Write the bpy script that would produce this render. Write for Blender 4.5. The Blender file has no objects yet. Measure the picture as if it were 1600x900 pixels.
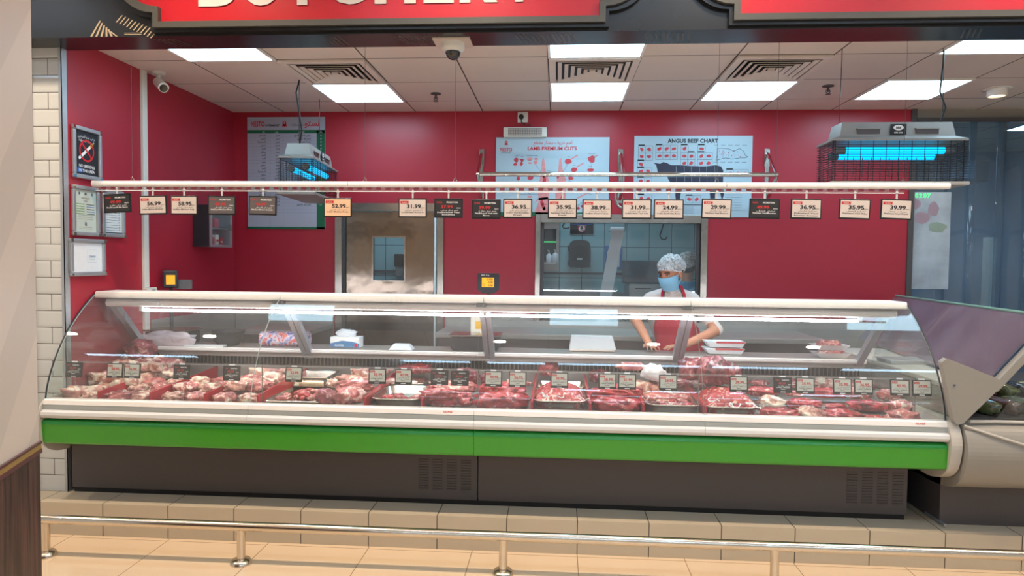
import bpy, math, random
import numpy as np
from mathutils import Vector, Matrix, noise, Euler
random.seed(7)
PI = math.pi
scene = bpy.context.scene
COL = scene.collection

# ------------------------------------------------------------------ camera
F, YAW, PITCH, ROLL, CH = 1065.0, .0667, .0405, .0101, 1.62
def _axes():
    cy, sy, cp, sp, cr, sr = math.cos(YAW), math.sin(YAW), math.cos(PITCH), math.sin(PITCH), math.cos(ROLL), math.sin(ROLL)
    fwd = Vector((-sy*cp, cy*cp, -sp)); right = Vector((cy, sy, 0)); down = fwd.cross(right)
    return cr*right - sr*down, sr*right + cr*down, fwd
RX, DN, FW = _axes()
cam_d = bpy.data.cameras.new('camera'); cam = bpy.data.objects.new('camera', cam_d); COL.objects.link(cam)
cam_d.sensor_width = 36; cam_d.lens = F/1600*36; cam_d.clip_start = .05; cam_d.clip_end = 100
cam.matrix_world = Matrix(((RX.x, -DN.x, -FW.x, 0), (RX.y, -DN.y, -FW.y, 0), (RX.z, -DN.z, -FW.z, CH), (0, 0, 0, 1)))
scene.camera = cam
def at(x, y, X=None, Y=None, Z=None):
    """measure: the point of a known plane that shows at pixel x, y of the photograph"""
    d = RX*((x-800)/F) + DN*((y-450)/F) + FW
    o = Vector((0, 0, CH))
    k = X/d.x if X is not None else (Y/d.y if Y is not None else (Z-CH)/d.z)
    return o + d*k

# ------------------------------------------------------------------ view, world
vs = scene.view_settings
vs.view_transform = 'Standard'; vs.look = 'None'; vs.gamma = 1; vs.use_curve_mapping = False; vs.exposure = 0.48
world = bpy.data.worlds.new('world'); scene.world = world; world.use_nodes = True
world.node_tree.nodes['Background'].inputs[0].default_value = (.62, .6, .56, 1)
world.node_tree.nodes['Background'].inputs[1].default_value = .6

# ------------------------------------------------------------------ materials
def lin(c):
    return tuple(((v/255)/12.92 if v/255 <= .04045 else ((v/255+.055)/1.055)**2.4) for v in c) + (1,)
MATS = {}
def mat(name, c, rough=.5, metal=0, coat=0, emit=0, vary=.06, scale=30, bump=0, bscale=60, alpha=1, spec=.5, trans=0):
    m = bpy.data.materials.new(name); m.use_nodes = True; nt = m.node_tree; N = nt.nodes; L = nt.links
    b = N['Principled BSDF']
    col = lin(c)
    b.inputs['Roughness'].default_value = rough; b.inputs['Metallic'].default_value = metal
    b.inputs['Coat Weight'].default_value = coat; b.inputs['Coat Roughness'].default_value = .12
    b.inputs['Specular IOR Level'].default_value = spec
    b.inputs['Alpha'].default_value = alpha
    if trans: b.inputs['Transmission Weight'].default_value = trans
    if emit:
        b.inputs['Base Color'].default_value = col
        b.inputs['Emission Color'].default_value = col; b.inputs['Emission Strength'].default_value = emit
    else:
        tc = N.new('ShaderNodeTexCoord'); nz = N.new('ShaderNodeTexNoise'); nz.inputs['Scale'].default_value = scale
        nz.inputs['Detail'].default_value = 4
        L.new(tc.outputs['Object'], nz.inputs['Vector'])
        mx = N.new('ShaderNodeMix'); mx.data_type = 'RGBA'
        mx.inputs[6].default_value = tuple(v*(1-vary) for v in col[:3])+(1,); mx.inputs[7].default_value = tuple(min(1, v*(1+vary)) for v in col[:3])+(1,)
        L.new(nz.outputs['Fac'], mx.inputs[0]); L.new(mx.outputs[2], b.inputs['Base Color'])
        if bump:
            n2 = N.new('ShaderNodeTexNoise'); n2.inputs['Scale'].default_value = bscale; n2.inputs['Detail'].default_value = 3
            L.new(tc.outputs['Object'], n2.inputs['Vector'])
            bp = N.new('ShaderNodeBump'); bp.inputs['Strength'].default_value = bump; bp.inputs['Distance'].default_value = .01
            L.new(n2.outputs['Fac'], bp.inputs['Height']); L.new(bp.outputs[0], b.inputs['Normal'])
    MATS[name] = m
    return m
def math_n(N, L, op, a, b=None):
    n = N.new('ShaderNodeMath'); n.operation = op
    for i, v in enumerate((a, b)):
        if v is None: continue
        if isinstance(v, (int, float)): n.inputs[i].default_value = v
        else: L.new(v, n.inputs[i])
    return n.outputs[0]
def tile_mat(name, c, grout, sx, sy, ax, ay, ox=0, oy=0, w=.004, rough=.2, brick=False, vary=.05, bev=0, spec=.5):
    """rectangular tiles over two object axes ax, ay"""
    m = mat(name, c, rough, vary=vary, scale=3, spec=spec); nt = m.node_tree; N = nt.nodes; L = nt.links; b = N['Principled BSDF']
    src = b.inputs['Base Color'].links[0].from_socket
    tc = N.new('ShaderNodeTexCoord'); sp = N.new('ShaderNodeSeparateXYZ'); L.new(tc.outputs['Object'], sp.inputs[0])
    u = math_n(N, L, 'DIVIDE', math_n(N, L, 'SUBTRACT', sp.outputs[ax], ox), sx)
    v = math_n(N, L, 'DIVIDE', math_n(N, L, 'SUBTRACT', sp.outputs[ay], oy), sy)
    if brick:
        par = math_n(N, L, 'MODULO', math_n(N, L, 'ADD', math_n(N, L, 'FLOOR', v), 100), 2)
        u = math_n(N, L, 'ADD', u, math_n(N, L, 'MULTIPLY', par, .5))
    def dist(t, s):
        f = math_n(N, L, 'FRACT', math_n(N, L, 'ADD', t, 100))
        return math_n(N, L, 'MULTIPLY', math_n(N, L, 'SUBTRACT', .5, math_n(N, L, 'ABSOLUTE', math_n(N, L, 'SUBTRACT', f, .5))), s)
    d = math_n(N, L, 'MINIMUM', dist(u, sx), dist(v, sy))
    g = math_n(N, L, 'LESS_THAN', d, w/2)
    mx = N.new('ShaderNodeMix'); mx.data_type = 'RGBA'; L.new(g, mx.inputs[0]); L.new(src, mx.inputs[6]); mx.inputs[7].default_value = lin(grout)
    L.new(mx.outputs[2], b.inputs['Base Color'])
    h = math_n(N, L, 'MINIMUM', math_n(N, L, 'DIVIDE', d, max(bev, w)), 1.0)
    bp = N.new('ShaderNodeBump'); bp.inputs['Strength'].default_value = .5; bp.inputs['Distance'].default_value = .003
    L.new(h, bp.inputs['Height']); L.new(bp.outputs[0], b.inputs['Normal'])
    return m
def glass_mat(name, tint=(.97, .985, .98), ior=1.5, boost=1.0, haze=0.0, hazec=(.8, .8, .8), rough=0.0):
    """thin clear pane: fresnel reflection over straight transmission, with a little diffuse haze"""
    m = bpy.data.materials.new(name); m.use_nodes = True; N = m.node_tree.nodes; L = m.node_tree.links
    N.remove(N['Principled BSDF']); out = N['Material Output']
    geo = N.new('ShaderNodeNewGeometry'); mi = N.new('ShaderNodeMix')
    L.new(geo.outputs['Backfacing'], mi.inputs[0]); mi.inputs[2].default_value = ior; mi.inputs[3].default_value = 1/ior
    fr = N.new('ShaderNodeFresnel'); L.new(mi.outputs[0], fr.inputs[0])
    tr = N.new('ShaderNodeBsdfTransparent'); tr.inputs[0].default_value = tint+(1,)
    gl = N.new('ShaderNodeBsdfGlossy'); gl.inputs['Roughness'].default_value = rough
    base = tr.outputs[0]
    if haze:
        df = N.new('ShaderNodeBsdfDiffuse'); df.inputs[0].default_value = hazec+(1,)
        nz = N.new('ShaderNodeTexNoise'); nz.inputs['Scale'].default_value = 2.5; nz.inputs['Detail'].default_value = 5
        tc = N.new('ShaderNodeTexCoord'); L.new(tc.outputs['Object'], nz.inputs[0])
        hz = math_n(N, L, 'MULTIPLY', nz.outputs['Fac'], haze*2)
        m2 = N.new('ShaderNodeMixShader'); L.new(hz, m2.inputs[0]); L.new(tr.outputs[0], m2.inputs[1]); L.new(df.outputs[0], m2.inputs[2]); base = m2.outputs[0]
    ms = N.new('ShaderNodeMixShader')
    L.new(math_n(N, L, 'MINIMUM', math_n(N, L, 'MULTIPLY', fr.outputs[0], boost), 1.0), ms.inputs[0]); L.new(base, ms.inputs[1]); L.new(gl.outputs[0], ms.inputs[2])
    L.new(ms.outputs[0], out.inputs[0])
    MATS[name] = m
    return m
def meat_mat(name, dark, mid, fat, fatamt=.55, scale=9, stretch=(1, 1, 1), rough=.35, coat=.8):
    m = bpy.data.materials.new(name); m.use_nodes = True; N = m.node_tree.nodes; L = m.node_tree.links
    b = N['Principled BSDF']; b.inputs['Roughness'].default_value = rough; b.inputs['Coat Weight'].default_value = coat; b.inputs['Coat Roughness'].default_value = .08
    tc = N.new('ShaderNodeTexCoord'); oi = N.new('ShaderNodeObjectInfo')
    mp = N.new('ShaderNodeMapping'); mp.inputs['Scale'].default_value = stretch; L.new(tc.outputs['Object'], mp.inputs[0])
    off = N.new('ShaderNodeVectorMath'); off.operation = 'ADD'; L.new(mp.outputs[0], off.inputs[0])
    rr = math_n(N, L, 'MULTIPLY', oi.outputs['Random'], 13.0); L.new(rr, off.inputs[1])
    nz = N.new('ShaderNodeTexNoise'); nz.inputs['Scale'].default_value = scale; nz.inputs['Detail'].default_value = 6; nz.inputs['Distortion'].default_value = 1.6
    L.new(off.outputs[0], nz.inputs['Vector'])
    cr = N.new('ShaderNodeValToRGB'); e = cr.color_ramp.elements
    e[0].position = .32; e[0].color = lin(dark); e[1].position = .52; e[1].color = lin(mid)
    k = e.new(min(.95, fatamt)); k.color = lin(mid); k2 = e.new(min(.98, fatamt+.05)); k2.color = lin(fat)
    L.new(nz.outputs['Fac'], cr.inputs[0])
    n3 = N.new('ShaderNodeTexNoise'); n3.inputs['Scale'].default_value = scale*7; n3.inputs['Detail'].default_value = 3; L.new(off.outputs[0], n3.inputs['Vector'])
    mx = N.new('ShaderNodeMix'); mx.data_type = 'RGBA'; mx.blend_type = 'OVERLAY'; mx.inputs[0].default_value = .45
    L.new(cr.outputs[0], mx.inputs[6]); L.new(n3.outputs['Fac'], mx.inputs[7]); L.new(mx.outputs[2], b.inputs['Base Color'])
    bp = N.new('ShaderNodeBump'); bp.inputs['Strength'].default_value = .9; bp.inputs['Distance'].default_value = .012
    L.new(nz.outputs['Fac'], bp.inputs['Height']); L.new(bp.outputs[0], b.inputs['Normal'])
    MATS[name] = m
    return m

mat('steel', (165, 163, 158), .22, 1, vary=.08, bump=.35, bscale=5)
mat('steel_wavy', (142, 132, 122), .16, 1, vary=.1, scale=3, bump=1.0, bscale=2.4)
mat('chrome', (225, 222, 215), .12, 1)
mat('rail_steel', (215, 205, 190), .2, 1)
mat('aluminium', (178, 182, 188), .38, .6)
mat('work_steel', (172, 168, 162), .42, .55, vary=.08, scale=6)
mat('dark_steel', (92, 88, 90), .45, .5, vary=.1, scale=4)
mat('red_wall', (170, 38, 56), .36, vary=.05, scale=1.2)
mat('red_panel', (182, 30, 42), .3, vary=.04)
mat('letter', (205, 200, 195), .4)
mat('fascia_black', (30, 31, 32), .26, vary=.08, scale=4)
mat('fascia_mould', (74, 74, 70), .35, vary=.12, scale=20)
mat('fascia_stripe', (190, 170, 140), .35)
mat('cream', (240, 236, 230), .38, vary=.03)
mat('bumper_white', (214, 214, 212), .35, vary=.03)
mat('bumper_grey', (158, 162, 158), .4, vary=.03)
mat('green', (50, 154, 26), .3, coat=.5, vary=.03, scale=4)
mat('green_lip', (20, 150, 50), .25, coat=.5, vary=.03)
mat('base_panel', (80, 74, 74), .42, vary=.06, scale=3)
mat('black', (20, 20, 21), .35)
mat('matte_black', (16, 15, 16), .6)
mat('dark_plastic', (42, 45, 50), .38)
mat('grey_plastic', (120, 122, 124), .45)
mat('beige_plastic', (150, 145, 136), .42, vary=.03, scale=5)
mat('beige_light', (194, 188, 178), .4, vary=.03, scale=5)
mat('white_plastic', (222, 220, 212), .4, vary=.03)
mat('white_paint', (240, 236, 232), .4, vary=.03)
mat('divider_red', (176, 14, 34), .35, coat=.3, vary=.06)
mat('paper', (214, 222, 226), .6, vary=.03)
mat('board', (172, 194, 208), .35, vary=.03)
mat('board_grey', (168, 172, 188), .4, vary=.03)
mat('board_green', (0, 98, 66), .4)
mat('ink', (22, 24, 34), .6)
mat('ink_grey', (90, 95, 110), .6)
mat('ink_red', (200, 24, 36), .5)
mat('ink_green', (96, 150, 60), .5)
mat('ink_blue', (40, 100, 180), .5)
mat('ink_white', (235, 235, 235), .5)
mat('ink_orange', (230, 160, 60), .5)
mat('cut_red', (196, 58, 70), .5, vary=.3, scale=40)
mat('cut_pink', (214, 140, 142), .5, vary=.25, scale=40)
mat('cow', (44, 44, 66), .5, vary=.3, scale=8)
mat('tag_black', (18, 17, 18), .3)
mat('tag_card', (206, 194, 186), .45, vary=.03)
mat('tag_card_orange_lit', (232, 192, 156), .45, vary=.03)  # orange light falling on one tag, put into its card colour
mat('tag_dark', (40, 38, 38), .4)
mat('tag_grey', (92, 86, 88), .4)
mat('tag_lcd', (196, 198, 190), .45, vary=.03)
mat('tag_red', (190, 44, 40), .45)
mat('clear_clip', (225, 222, 222), .25, alpha=.75)
mat('amber', (225, 160, 30), .4, emit=.55)
mat('blue_tray', (70, 120, 190), .4)
mat('blue_box', (70, 125, 175), .5)
mat('skin', (196, 134, 104), .5, vary=.08, scale=10)
mat('hair', (24, 20, 20), .55, vary=.3, scale=50)
mat('coat', (226, 216, 212), .8, vary=.04, scale=8, bump=.3, bscale=25)
mat('blue_shirt', (100, 160, 195), .8, vary=.06)
mat('apron', (196, 32, 62), .75, vary=.08, bump=.2)
mat('mask', (140, 196, 226), .75, vary=.04)
mat('mask_white', (232, 236, 240), .7)
mat('trousers', (50, 50, 58), .8)
mat('plastic_bag', (190, 182, 188), .25, coat=.6, bump=1.0, bscale=14)
mat('wood_gold', (150, 120, 70), .35, vary=.6, scale=220)
mat('wood_plum', (92, 56, 58), .35, vary=.1)
mat('led', (192, 234, 255), emit=8)
mat('tube_led', (252, 250, 255), emit=22)
mat('uv', (0, 178, 236), emit=1.4)
mat('green_led', (60, 235, 120), emit=1.2)
mat('warm_lamp', (255, 214, 165), emit=30)
mat('lit_white', (225, 232, 240), emit=1.0)
mat('mesh_grey', (128, 120, 116), .5)
mat('yellow', (225, 175, 40), .5)
glass_mat('glass', boost=.68, haze=.035, hazec=(.8,.82,.85))
glass_mat('side_glass', tint=(.93, .97, .95), haze=.015)
glass_mat('tint_glass', tint=(.66, .63, .68), boost=1.1, haze=.30, hazec=(.42, .38, .45), rough=.06)
glass_mat('clear_plastic', tint=(.93, .94, .94), haze=.12, rough=.05)
glass_mat('film', tint=(.96, .96, .96), haze=.06, rough=.12)
glass_mat('strip_pvc', tint=(.74, .82, .88), boost=1.0, haze=.12, hazec=(.46, .54, .62), rough=.05)
glass_mat('poster_film', tint=(.7, .74, .78), haze=.5, hazec=(.74, .80, .86))
meat_mat('meat_red', (104, 14, 26), (194, 52, 58), (232, 180, 168), .60, 12)
meat_mat('meat_dark', (70, 24, 32), (150, 56, 66), (214, 166, 160), .60, 13)
meat_mat('meat_pink', (140, 56, 62), (208, 120, 114), (238, 216, 202), .55, 13)
meat_mat('meat_pale', (160, 84, 78), (216, 164, 146), (240, 226, 204), .52, 11)
meat_mat('meat_diced', (104, 14, 24), (194, 56, 56), (244, 214, 200), .58, 26, coat=.4)
tile_mat('floor_tile', (226, 200, 168), (150, 125, 98), .583, .583, 0, 1, .127, 3.69, .004, rough=.06, vary=.04, spec=.9)
tile_mat('step_tile', (196, 182, 158), (70, 62, 52), .3905, 2, 0, 2, .126, -1, .005, rough=.42)
tile_mat('subway', (204, 206, 204), (78, 70, 58), .2, .1, 0, 2, -3.135, .19, .004, rough=.15, brick=True, bev=.016)
tile_mat('ceiling_tile', (222, 208, 200), (70, 60, 56), .6, .6, 0, 1, -.08, 5.06, .010, rough=.6, vary=.05)
tile_mat('back_tile', (160, 200, 206), (70, 92, 100), .25, .35, 0, 2, .02, .03, .006, rough=.2)
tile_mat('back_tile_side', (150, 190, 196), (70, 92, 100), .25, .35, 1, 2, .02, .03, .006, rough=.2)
def wood_mat():
    m = mat('wood', (74, 54, 50), .5, vary=.1); N = m.node_tree.nodes; L = m.node_tree.links; b = N['Principled BSDF']
    tc = N.new('ShaderNodeTexCoord'); mp = N.new('ShaderNodeMapping'); mp.inputs['Scale'].default_value = (14, 14, .9); L.new(tc.outputs['Object'], mp.inputs[0])
    nz = N.new('ShaderNodeTexNoise'); nz.inputs['Scale'].default_value = 4; nz.inputs['Detail'].default_value = 8; L.new(mp.outputs[0], nz.inputs[0])
    cr = N.new('ShaderNodeValToRGB'); e = cr.color_ramp.elements; e[0].position = .3; e[0].color = lin((26, 17, 16)); e[1].position = .75; e[1].color = lin((96, 64, 58))
    L.new(nz.outputs['Fac'], cr.inputs[0]); L.new(cr.outputs[0], b.inputs['Base Color'])
wood_mat()
def panel_mat():
    m = mat('pillar_panel', (222, 208, 190), .5, vary=.02); N = m.node_tree.nodes; L = m.node_tree.links; b = N['Principled BSDF']
    tc = N.new('ShaderNodeTexCoord'); sp = N.new('ShaderNodeSeparateXYZ'); L.new(tc.outputs['Object'], sp.inputs[0])
    s = math_n(N, L, 'ADD', math_n(N, L, 'MULTIPLY', sp.outputs[1], 2.2), math_n(N, L, 'MULTIPLY', sp.outputs[2], -1.8))
    f = math_n(N, L, 'LESS_THAN', math_n(N, L, 'FRACT', math_n(N, L, 'ADD', s, 10)), .5)
    mx = N.new('ShaderNodeMix'); mx.data_type = 'RGBA'; L.new(f, mx.inputs[0]); mx.inputs[6].default_value = lin((196, 184, 172)); mx.inputs[7].default_value = lin((186, 175, 164))
    L.new(mx.outputs[2], b.inputs['Base Color'])
panel_mat()
def net_mat():
    m = bpy.data.materials.new('hair_net'); m.use_nodes = True; N = m.node_tree.nodes; L = m.node_tree.links
    b = N['Principled BSDF']; b.inputs['Base Color'].default_value = (.75, .77, .78, 1); b.inputs['Roughness'].default_value = .6
    tc = N.new('ShaderNodeTexCoord'); nz = N.new('ShaderNodeTexNoise'); nz.inputs['Scale'].default_value = 26; nz.inputs['Detail'].default_value = 5; nz.inputs['Distortion'].default_value = 2.5
    L.new(tc.outputs['Object'], nz.inputs[0])
    cr = N.new('ShaderNodeValToRGB'); e = cr.color_ramp.elements; e[0].position = .38; e[0].color = (.34, .34, .34, 1); e[1].position = .66; e[1].color = (.95, .95, .95, 1)
    L.new(nz.outputs['Fac'], cr.inputs[0]); L.new(cr.outputs[0], b.inputs['Alpha'])
    MATS['hair_net'] = m
net_mat()

mat('dim_wall', (128, 146, 166), .5, vary=.3, scale=1.2)
mat('led_aisle', (190, 225, 255), emit=15)
mat('lit_warm', (255, 222, 180), emit=3)
mat('vent_white', (225, 212, 204), .5)
mat('dome_lens', (22, 20, 22), .08, coat=1)
mat('cert_paper', (196, 206, 196), .5)
mat('killer_grey', (150, 148, 145), .4, .1, vary=.05)
mat('strip_mark', (150, 60, 72), .5)
mat('glass_edge', (200, 214, 210), .2)
mat('glass_green', (120, 160, 145), .25)
meat_mat('pack_green', (40, 44, 30), (98, 108, 70), (190, 196, 170), .66, 8, rough=.25)
meat_mat('pack_brown', (34, 26, 24), (96, 70, 64), (190, 180, 180), .64, 8, rough=.25)
meat_mat('pack_dark', (16, 16, 18), (46, 46, 50), (200, 205, 210), .66, 8, rough=.2)
mat('faint_pink', (164, 140, 152), .6); mat('faint_green', (146, 162, 148), .6)
def pack_mat():
    m = mat('pack_print', (200, 60, 80), .35, coat=.6); N = m.node_tree.nodes; L = m.node_tree.links; b = N['Principled BSDF']
    tc = N.new('ShaderNodeTexCoord'); nz = N.new('ShaderNodeTexNoise'); nz.inputs['Scale'].default_value = 14; nz.inputs['Distortion'].default_value = 2; L.new(tc.outputs['Object'], nz.inputs[0])
    cr = N.new('ShaderNodeValToRGB'); e = cr.color_ramp.elements; e[0].position = .35; e[0].color = lin((60, 80, 170)); e[1].position = .48; e[1].color = lin((226, 214, 222)); k = e.new(.54); k.color = lin((204, 56, 72)); k = e.new(.7); k.color = lin((222, 150, 130))
    L.new(nz.outputs['Fac'], cr.inputs[0]); L.new(cr.outputs[0], b.inputs['Base Color'])
pack_mat()

# ------------------------------------------------------------------ mesh helpers
class MB:
    def __init__(s): s.v = []; s.f = []; s.m = []; s.sm = []; s.mats = []
    def mi(s, m):
        if m not in s.mats: s.mats.append(m)
        return s.mats.index(m)
    def add(s, V, Fs, m, smooth=False, M=None):
        o = len(s.v); k = s.mi(m)
        for p in V:
            p = Vector(p); s.v.append(M @ p if M is not None else p)
        for f in Fs: s.f.append([i+o for i in f]); s.m.append(k); s.sm.append(smooth)
        return s
    def box(s, a, b, m, M=None):
        (x0, y0, z0), (x1, y1, z1) = a, b
        V = [(x0, y0, z0), (x1, y0, z0), (x1, y1, z0), (x0, y1, z0), (x0, y0, z1), (x1, y0, z1), (x1, y1, z1), (x0, y1, z1)]
        return s.add(V, [(0, 3, 2, 1), (4, 5, 6, 7), (0, 1, 5, 4), (1, 2, 6, 5), (2, 3, 7, 6), (3, 0, 4, 7)], m, M=M)
    def prism(s, poly, a, b, axis, m, M=None, smooth=False):
        """poly of 2D points in the plane normal to axis, extruded from a to b"""
        def P(u, w, t): return {'x': (t, u, w), 'y': (u, t, w), 'z': (u, w, t)}[axis]
        n = len(poly); V = [P(u, w, a) for u, w in poly]+[P(u, w, b) for u, w in poly]
        s.add(V, [tuple(range(n))[::-1], tuple(range(n, 2*n))], m, M=M)
        s.add(V, [(i, (i+1) % n, n+(i+1) % n, n+i) for i in range(n)], m, smooth, M=M)
        return s
    def sweep(s, prof, a, b, m, axis='x', M=None, smooth=True, closed=False):
        def P(u, w, t): return {'x': (t, u, w), 'y': (u, t, w), 'z': (u, w, t)}[axis]
        n = len(prof); V = [P(u, w, a) for u, w in prof]+[P(u, w, b) for u, w in prof]
        return s.add(V, [(i, (i+1) % n, n+(i+1) % n, n+i) for i in range(n if closed else n-1)], m, smooth, M=M)
    def tube(s, pts, r, m, seg=10, M=None, caps=True):
        pts = [Vector(p) for p in pts]; n = len(pts); rs = r if isinstance(r, (list, tuple)) else [r]*n
        V = []; up = None
        for i, p in enumerate(pts):
            t = (pts[min(i+1, n-1)]-pts[max(i-1, 0)]).normalized()
            if up is None: up = Vector((0, 0, 1)) if abs(t.z) < .9 else Vector((0, 1, 0))
            a = t.cross(up).normalized(); b = a.cross(t).normalized(); up = b
            for k in range(seg):
                an = 2*PI*k/seg; V.append(p+(a*math.cos(an)+b*math.sin(an))*rs[i])
        Fs = [(i*seg+k, i*seg+(k+1) % seg, (i+1)*seg+(k+1) % seg, (i+1)*seg+k) for i in range(n-1) for k in range(seg)]
        s.add(V, Fs, m, True, M=M)
        if caps: s.add(V, [tuple(range(seg))[::-1], tuple(range((n-1)*seg, n*seg))], m, False, M=M)
        return s
    def lathe(s, prof, m, c=(0, 0, 0), seg=24, M=None, sx=1, sy=1):
        V = []; n = len(prof)
        for r, z in prof:
            for k in range(seg):
                a = 2*PI*k/seg; V.append((c[0]+r*sx*math.cos(a), c[1]+r*sy*math.sin(a), c[2]+z))
        Fs = [(i*seg+k, i*seg+(k+1) % seg, (i+1)*seg+(k+1) % seg, (i+1)*seg+k) for i in range(n-1) for k in range(seg)]
        s.add(V, Fs, m, True, M=M)
        s.add(V, [tuple(range(seg))[::-1], tuple(range((n-1)*seg, n*seg))], m, False, M=M)
        return s
    def ell(s, c, r, m, M=None, seg=16, rings=10):
        V = []; 
        for i in range(rings+1):
            t = PI*i/rings
            for k in range(seg):
                a = 2*PI*k/seg; V.append((c[0]+r[0]*math.sin(t)*math.cos(a), c[1]+r[1]*math.sin(t)*math.sin(a), c[2]+r[2]*math.cos(t)))
        Fs = [(i*seg+k, (i+1)*seg+k, (i+1)*seg+(k+1) % seg, i*seg+(k+1) % seg) for i in range(rings) for k in range(seg)]
        return s.add(V, Fs, m, True, M=M)
    def text(s, t, x, z, size, m, y=0, align='C', width=None, bold=0, M=None, depth=0):
        V, Fs, w = text_geo(t, bold)
        if not V: return s
        k = size; kx = size if width is None else width/max(w, .01)
        ox = {'C': -w/2, 'L': 0, 'R': -w}[align]
        s.add([(x+(a+ox)*kx, y, z+b*k) for a, b in V], Fs, m, M=M)
        return s
    def flat(s, poly, y, m, M=None): return s.add([(a, y, b) for a, b in poly], [tuple(range(len(poly)))], m, M=M)
    def rect(s, x0, z0, x1, z1, y, m, M=None): return s.flat([(x0, z0), (x1, z0), (x1, z1), (x0, z1)], y, m, M=M)
    def build(s, name, parent=None, loc=None, bevel=0, bseg=2):
        me = bpy.data.meshes.new(name)
        v = s.v
        if loc is not None: v = [p-Vector(loc) for p in v]
        me.from_pydata([tuple(p) for p in v], [], s.f)
        for m in s.mats: me.materials.append(MATS[m])
        me.polygons.foreach_set('material_index', s.m); me.polygons.foreach_set('use_smooth', s.sm); me.update()
        o = bpy.data.objects.new(name, me); COL.objects.link(o)
        if loc is not None: o.location = loc
        if bevel:
            bm = o.modifiers.new('bevel', 'BEVEL'); bm.width = bevel; bm.segments = bseg; bm.limit_method = 'ANGLE'; bm.angle_limit = .7
        if parent is not None: o.parent = parent
        return o
_fc = {}
AR = {0x621: (0xFE80, 1), 0x627: (0xFE8D, 2), 0x628: (0xFE8F, 4), 0x629: (0xFE93, 2), 0x62A: (0xFE95, 4), 0x62B: (0xFE99, 4), 0x62C: (0xFE9D, 4), 0x62D: (0xFEA1, 4), 0x62E: (0xFEA5, 4), 0x62F: (0xFEA9, 2), 0x630: (0xFEAB, 2), 0x631: (0xFEAD, 2), 0x632: (0xFEAF, 2), 0x633: (0xFEB1, 4), 0x634: (0xFEB5, 4), 0x635: (0xFEB9, 4), 0x636: (0xFEBD, 4), 0x637: (0xFEC1, 4), 0x638: (0xFEC5, 4), 0x639: (0xFEC9, 4), 0x63A: (0xFECD, 4), 0x641: (0xFED1, 4), 0x642: (0xFED5, 4), 0x643: (0xFED9, 4), 0x644: (0xFEDD, 4), 0x645: (0xFEE1, 4), 0x646: (0xFEE5, 4), 0x647: (0xFEE9, 4), 0x648: (0xFEED, 2), 0x649: (0xFEEF, 2), 0x64A: (0xFEF1, 4)}
def shape_ar(t):
    """join Arabic letters and lay them out left to right for a plain font object"""
    if not any(ord(c) in AR for c in t): return t
    out = []
    for i, c in enumerate(t):
        if ord(c) not in AR: out.append(c); continue
        base, n = AR[ord(c)]
        prev = i > 0 and AR.get(ord(t[i-1]), (0, 0))[1] == 4; nxt = i+1 < len(t) and AR.get(ord(t[i+1]), (0, 0))[1] >= 2 and n == 4
        k = (3 if nxt else 1) if prev else (2 if nxt else 0)
        out.append(chr(base+k))
    return ''.join(out[::-1])
def text_geo(t, bold=0):
    key = (t, bold)
    if key not in _fc:
        cu = bpy.data.curves.new('tmp', 'FONT'); cu.body = shape_ar(t); cu.offset = bold; cu.resolution_u = 2 if len(t) > 8 else 4
        o = bpy.data.objects.new('tmp', cu); COL.objects.link(o)
        dg = bpy.context.evaluated_depsgraph_get(); ev = o.evaluated_get(dg); me = ev.to_mesh()
        V = [(v.co.x, v.co.y) for v in me.vertices]; Fs = [tuple(p.vertices) for p in me.polygons]; ev.to_mesh_clear()
        bpy.data.objects.remove(o); bpy.data.curves.remove(cu)
        if V:
            x0 = min(a for a, b in V); V = [(a-x0, b) for a, b in V]
        _fc[key] = (V, Fs, max([a for a, b in V]) if V else 0)
    return _fc[key]
def thing(name, label, cat, loc=(0, 0, 0), rz=0, group=None):
    o = bpy.data.objects.new(name, None); COL.objects.link(o); o.empty_display_size = .1
    o.location = loc; o.rotation_euler = (0, 0, rz)
    return tag(o, label, cat, group)
def tag(o, label, cat, group=None, kind=None):
    o['label'] = label; o['category'] = cat
    if group: o['group'] = group
    if kind: o['kind'] = kind
    return o
def struct(o, label=None):
    o['kind'] = 'structure'
    if label: o['label'] = label
    return o
def spline(pts, n=6):
    P = [Vector((*p, 0)) for p in pts]; P = [P[0]*2-P[1]]+P+[P[-1]*2-P[-2]]; out = []
    for i in range(1, len(P)-2):
        a, b, c, d = P[i-1:i+3]
        for k in range(n):
            t = k/n; q = .5*((2*b)+(c-a)*t+(2*a-5*b+4*c-d)*t*t+(3*b-a-3*c+d)*t**3); out.append((q.x, q.y))
    out.append((P[-2].x, P[-2].y)); return out
def copy_tree(o, parent=None):
    c = o.copy(); COL.objects.link(c)
    if parent is not None: c.parent = parent
    for ch in o.children: copy_tree(ch, c)
    return c

ZC, ZP = 2.935, .19          # shop ceiling, raised step
YW = 6.05                    # back wall
XL = -2.95                   # left red wall
AC = 3.75                    # aisle ceiling

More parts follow.
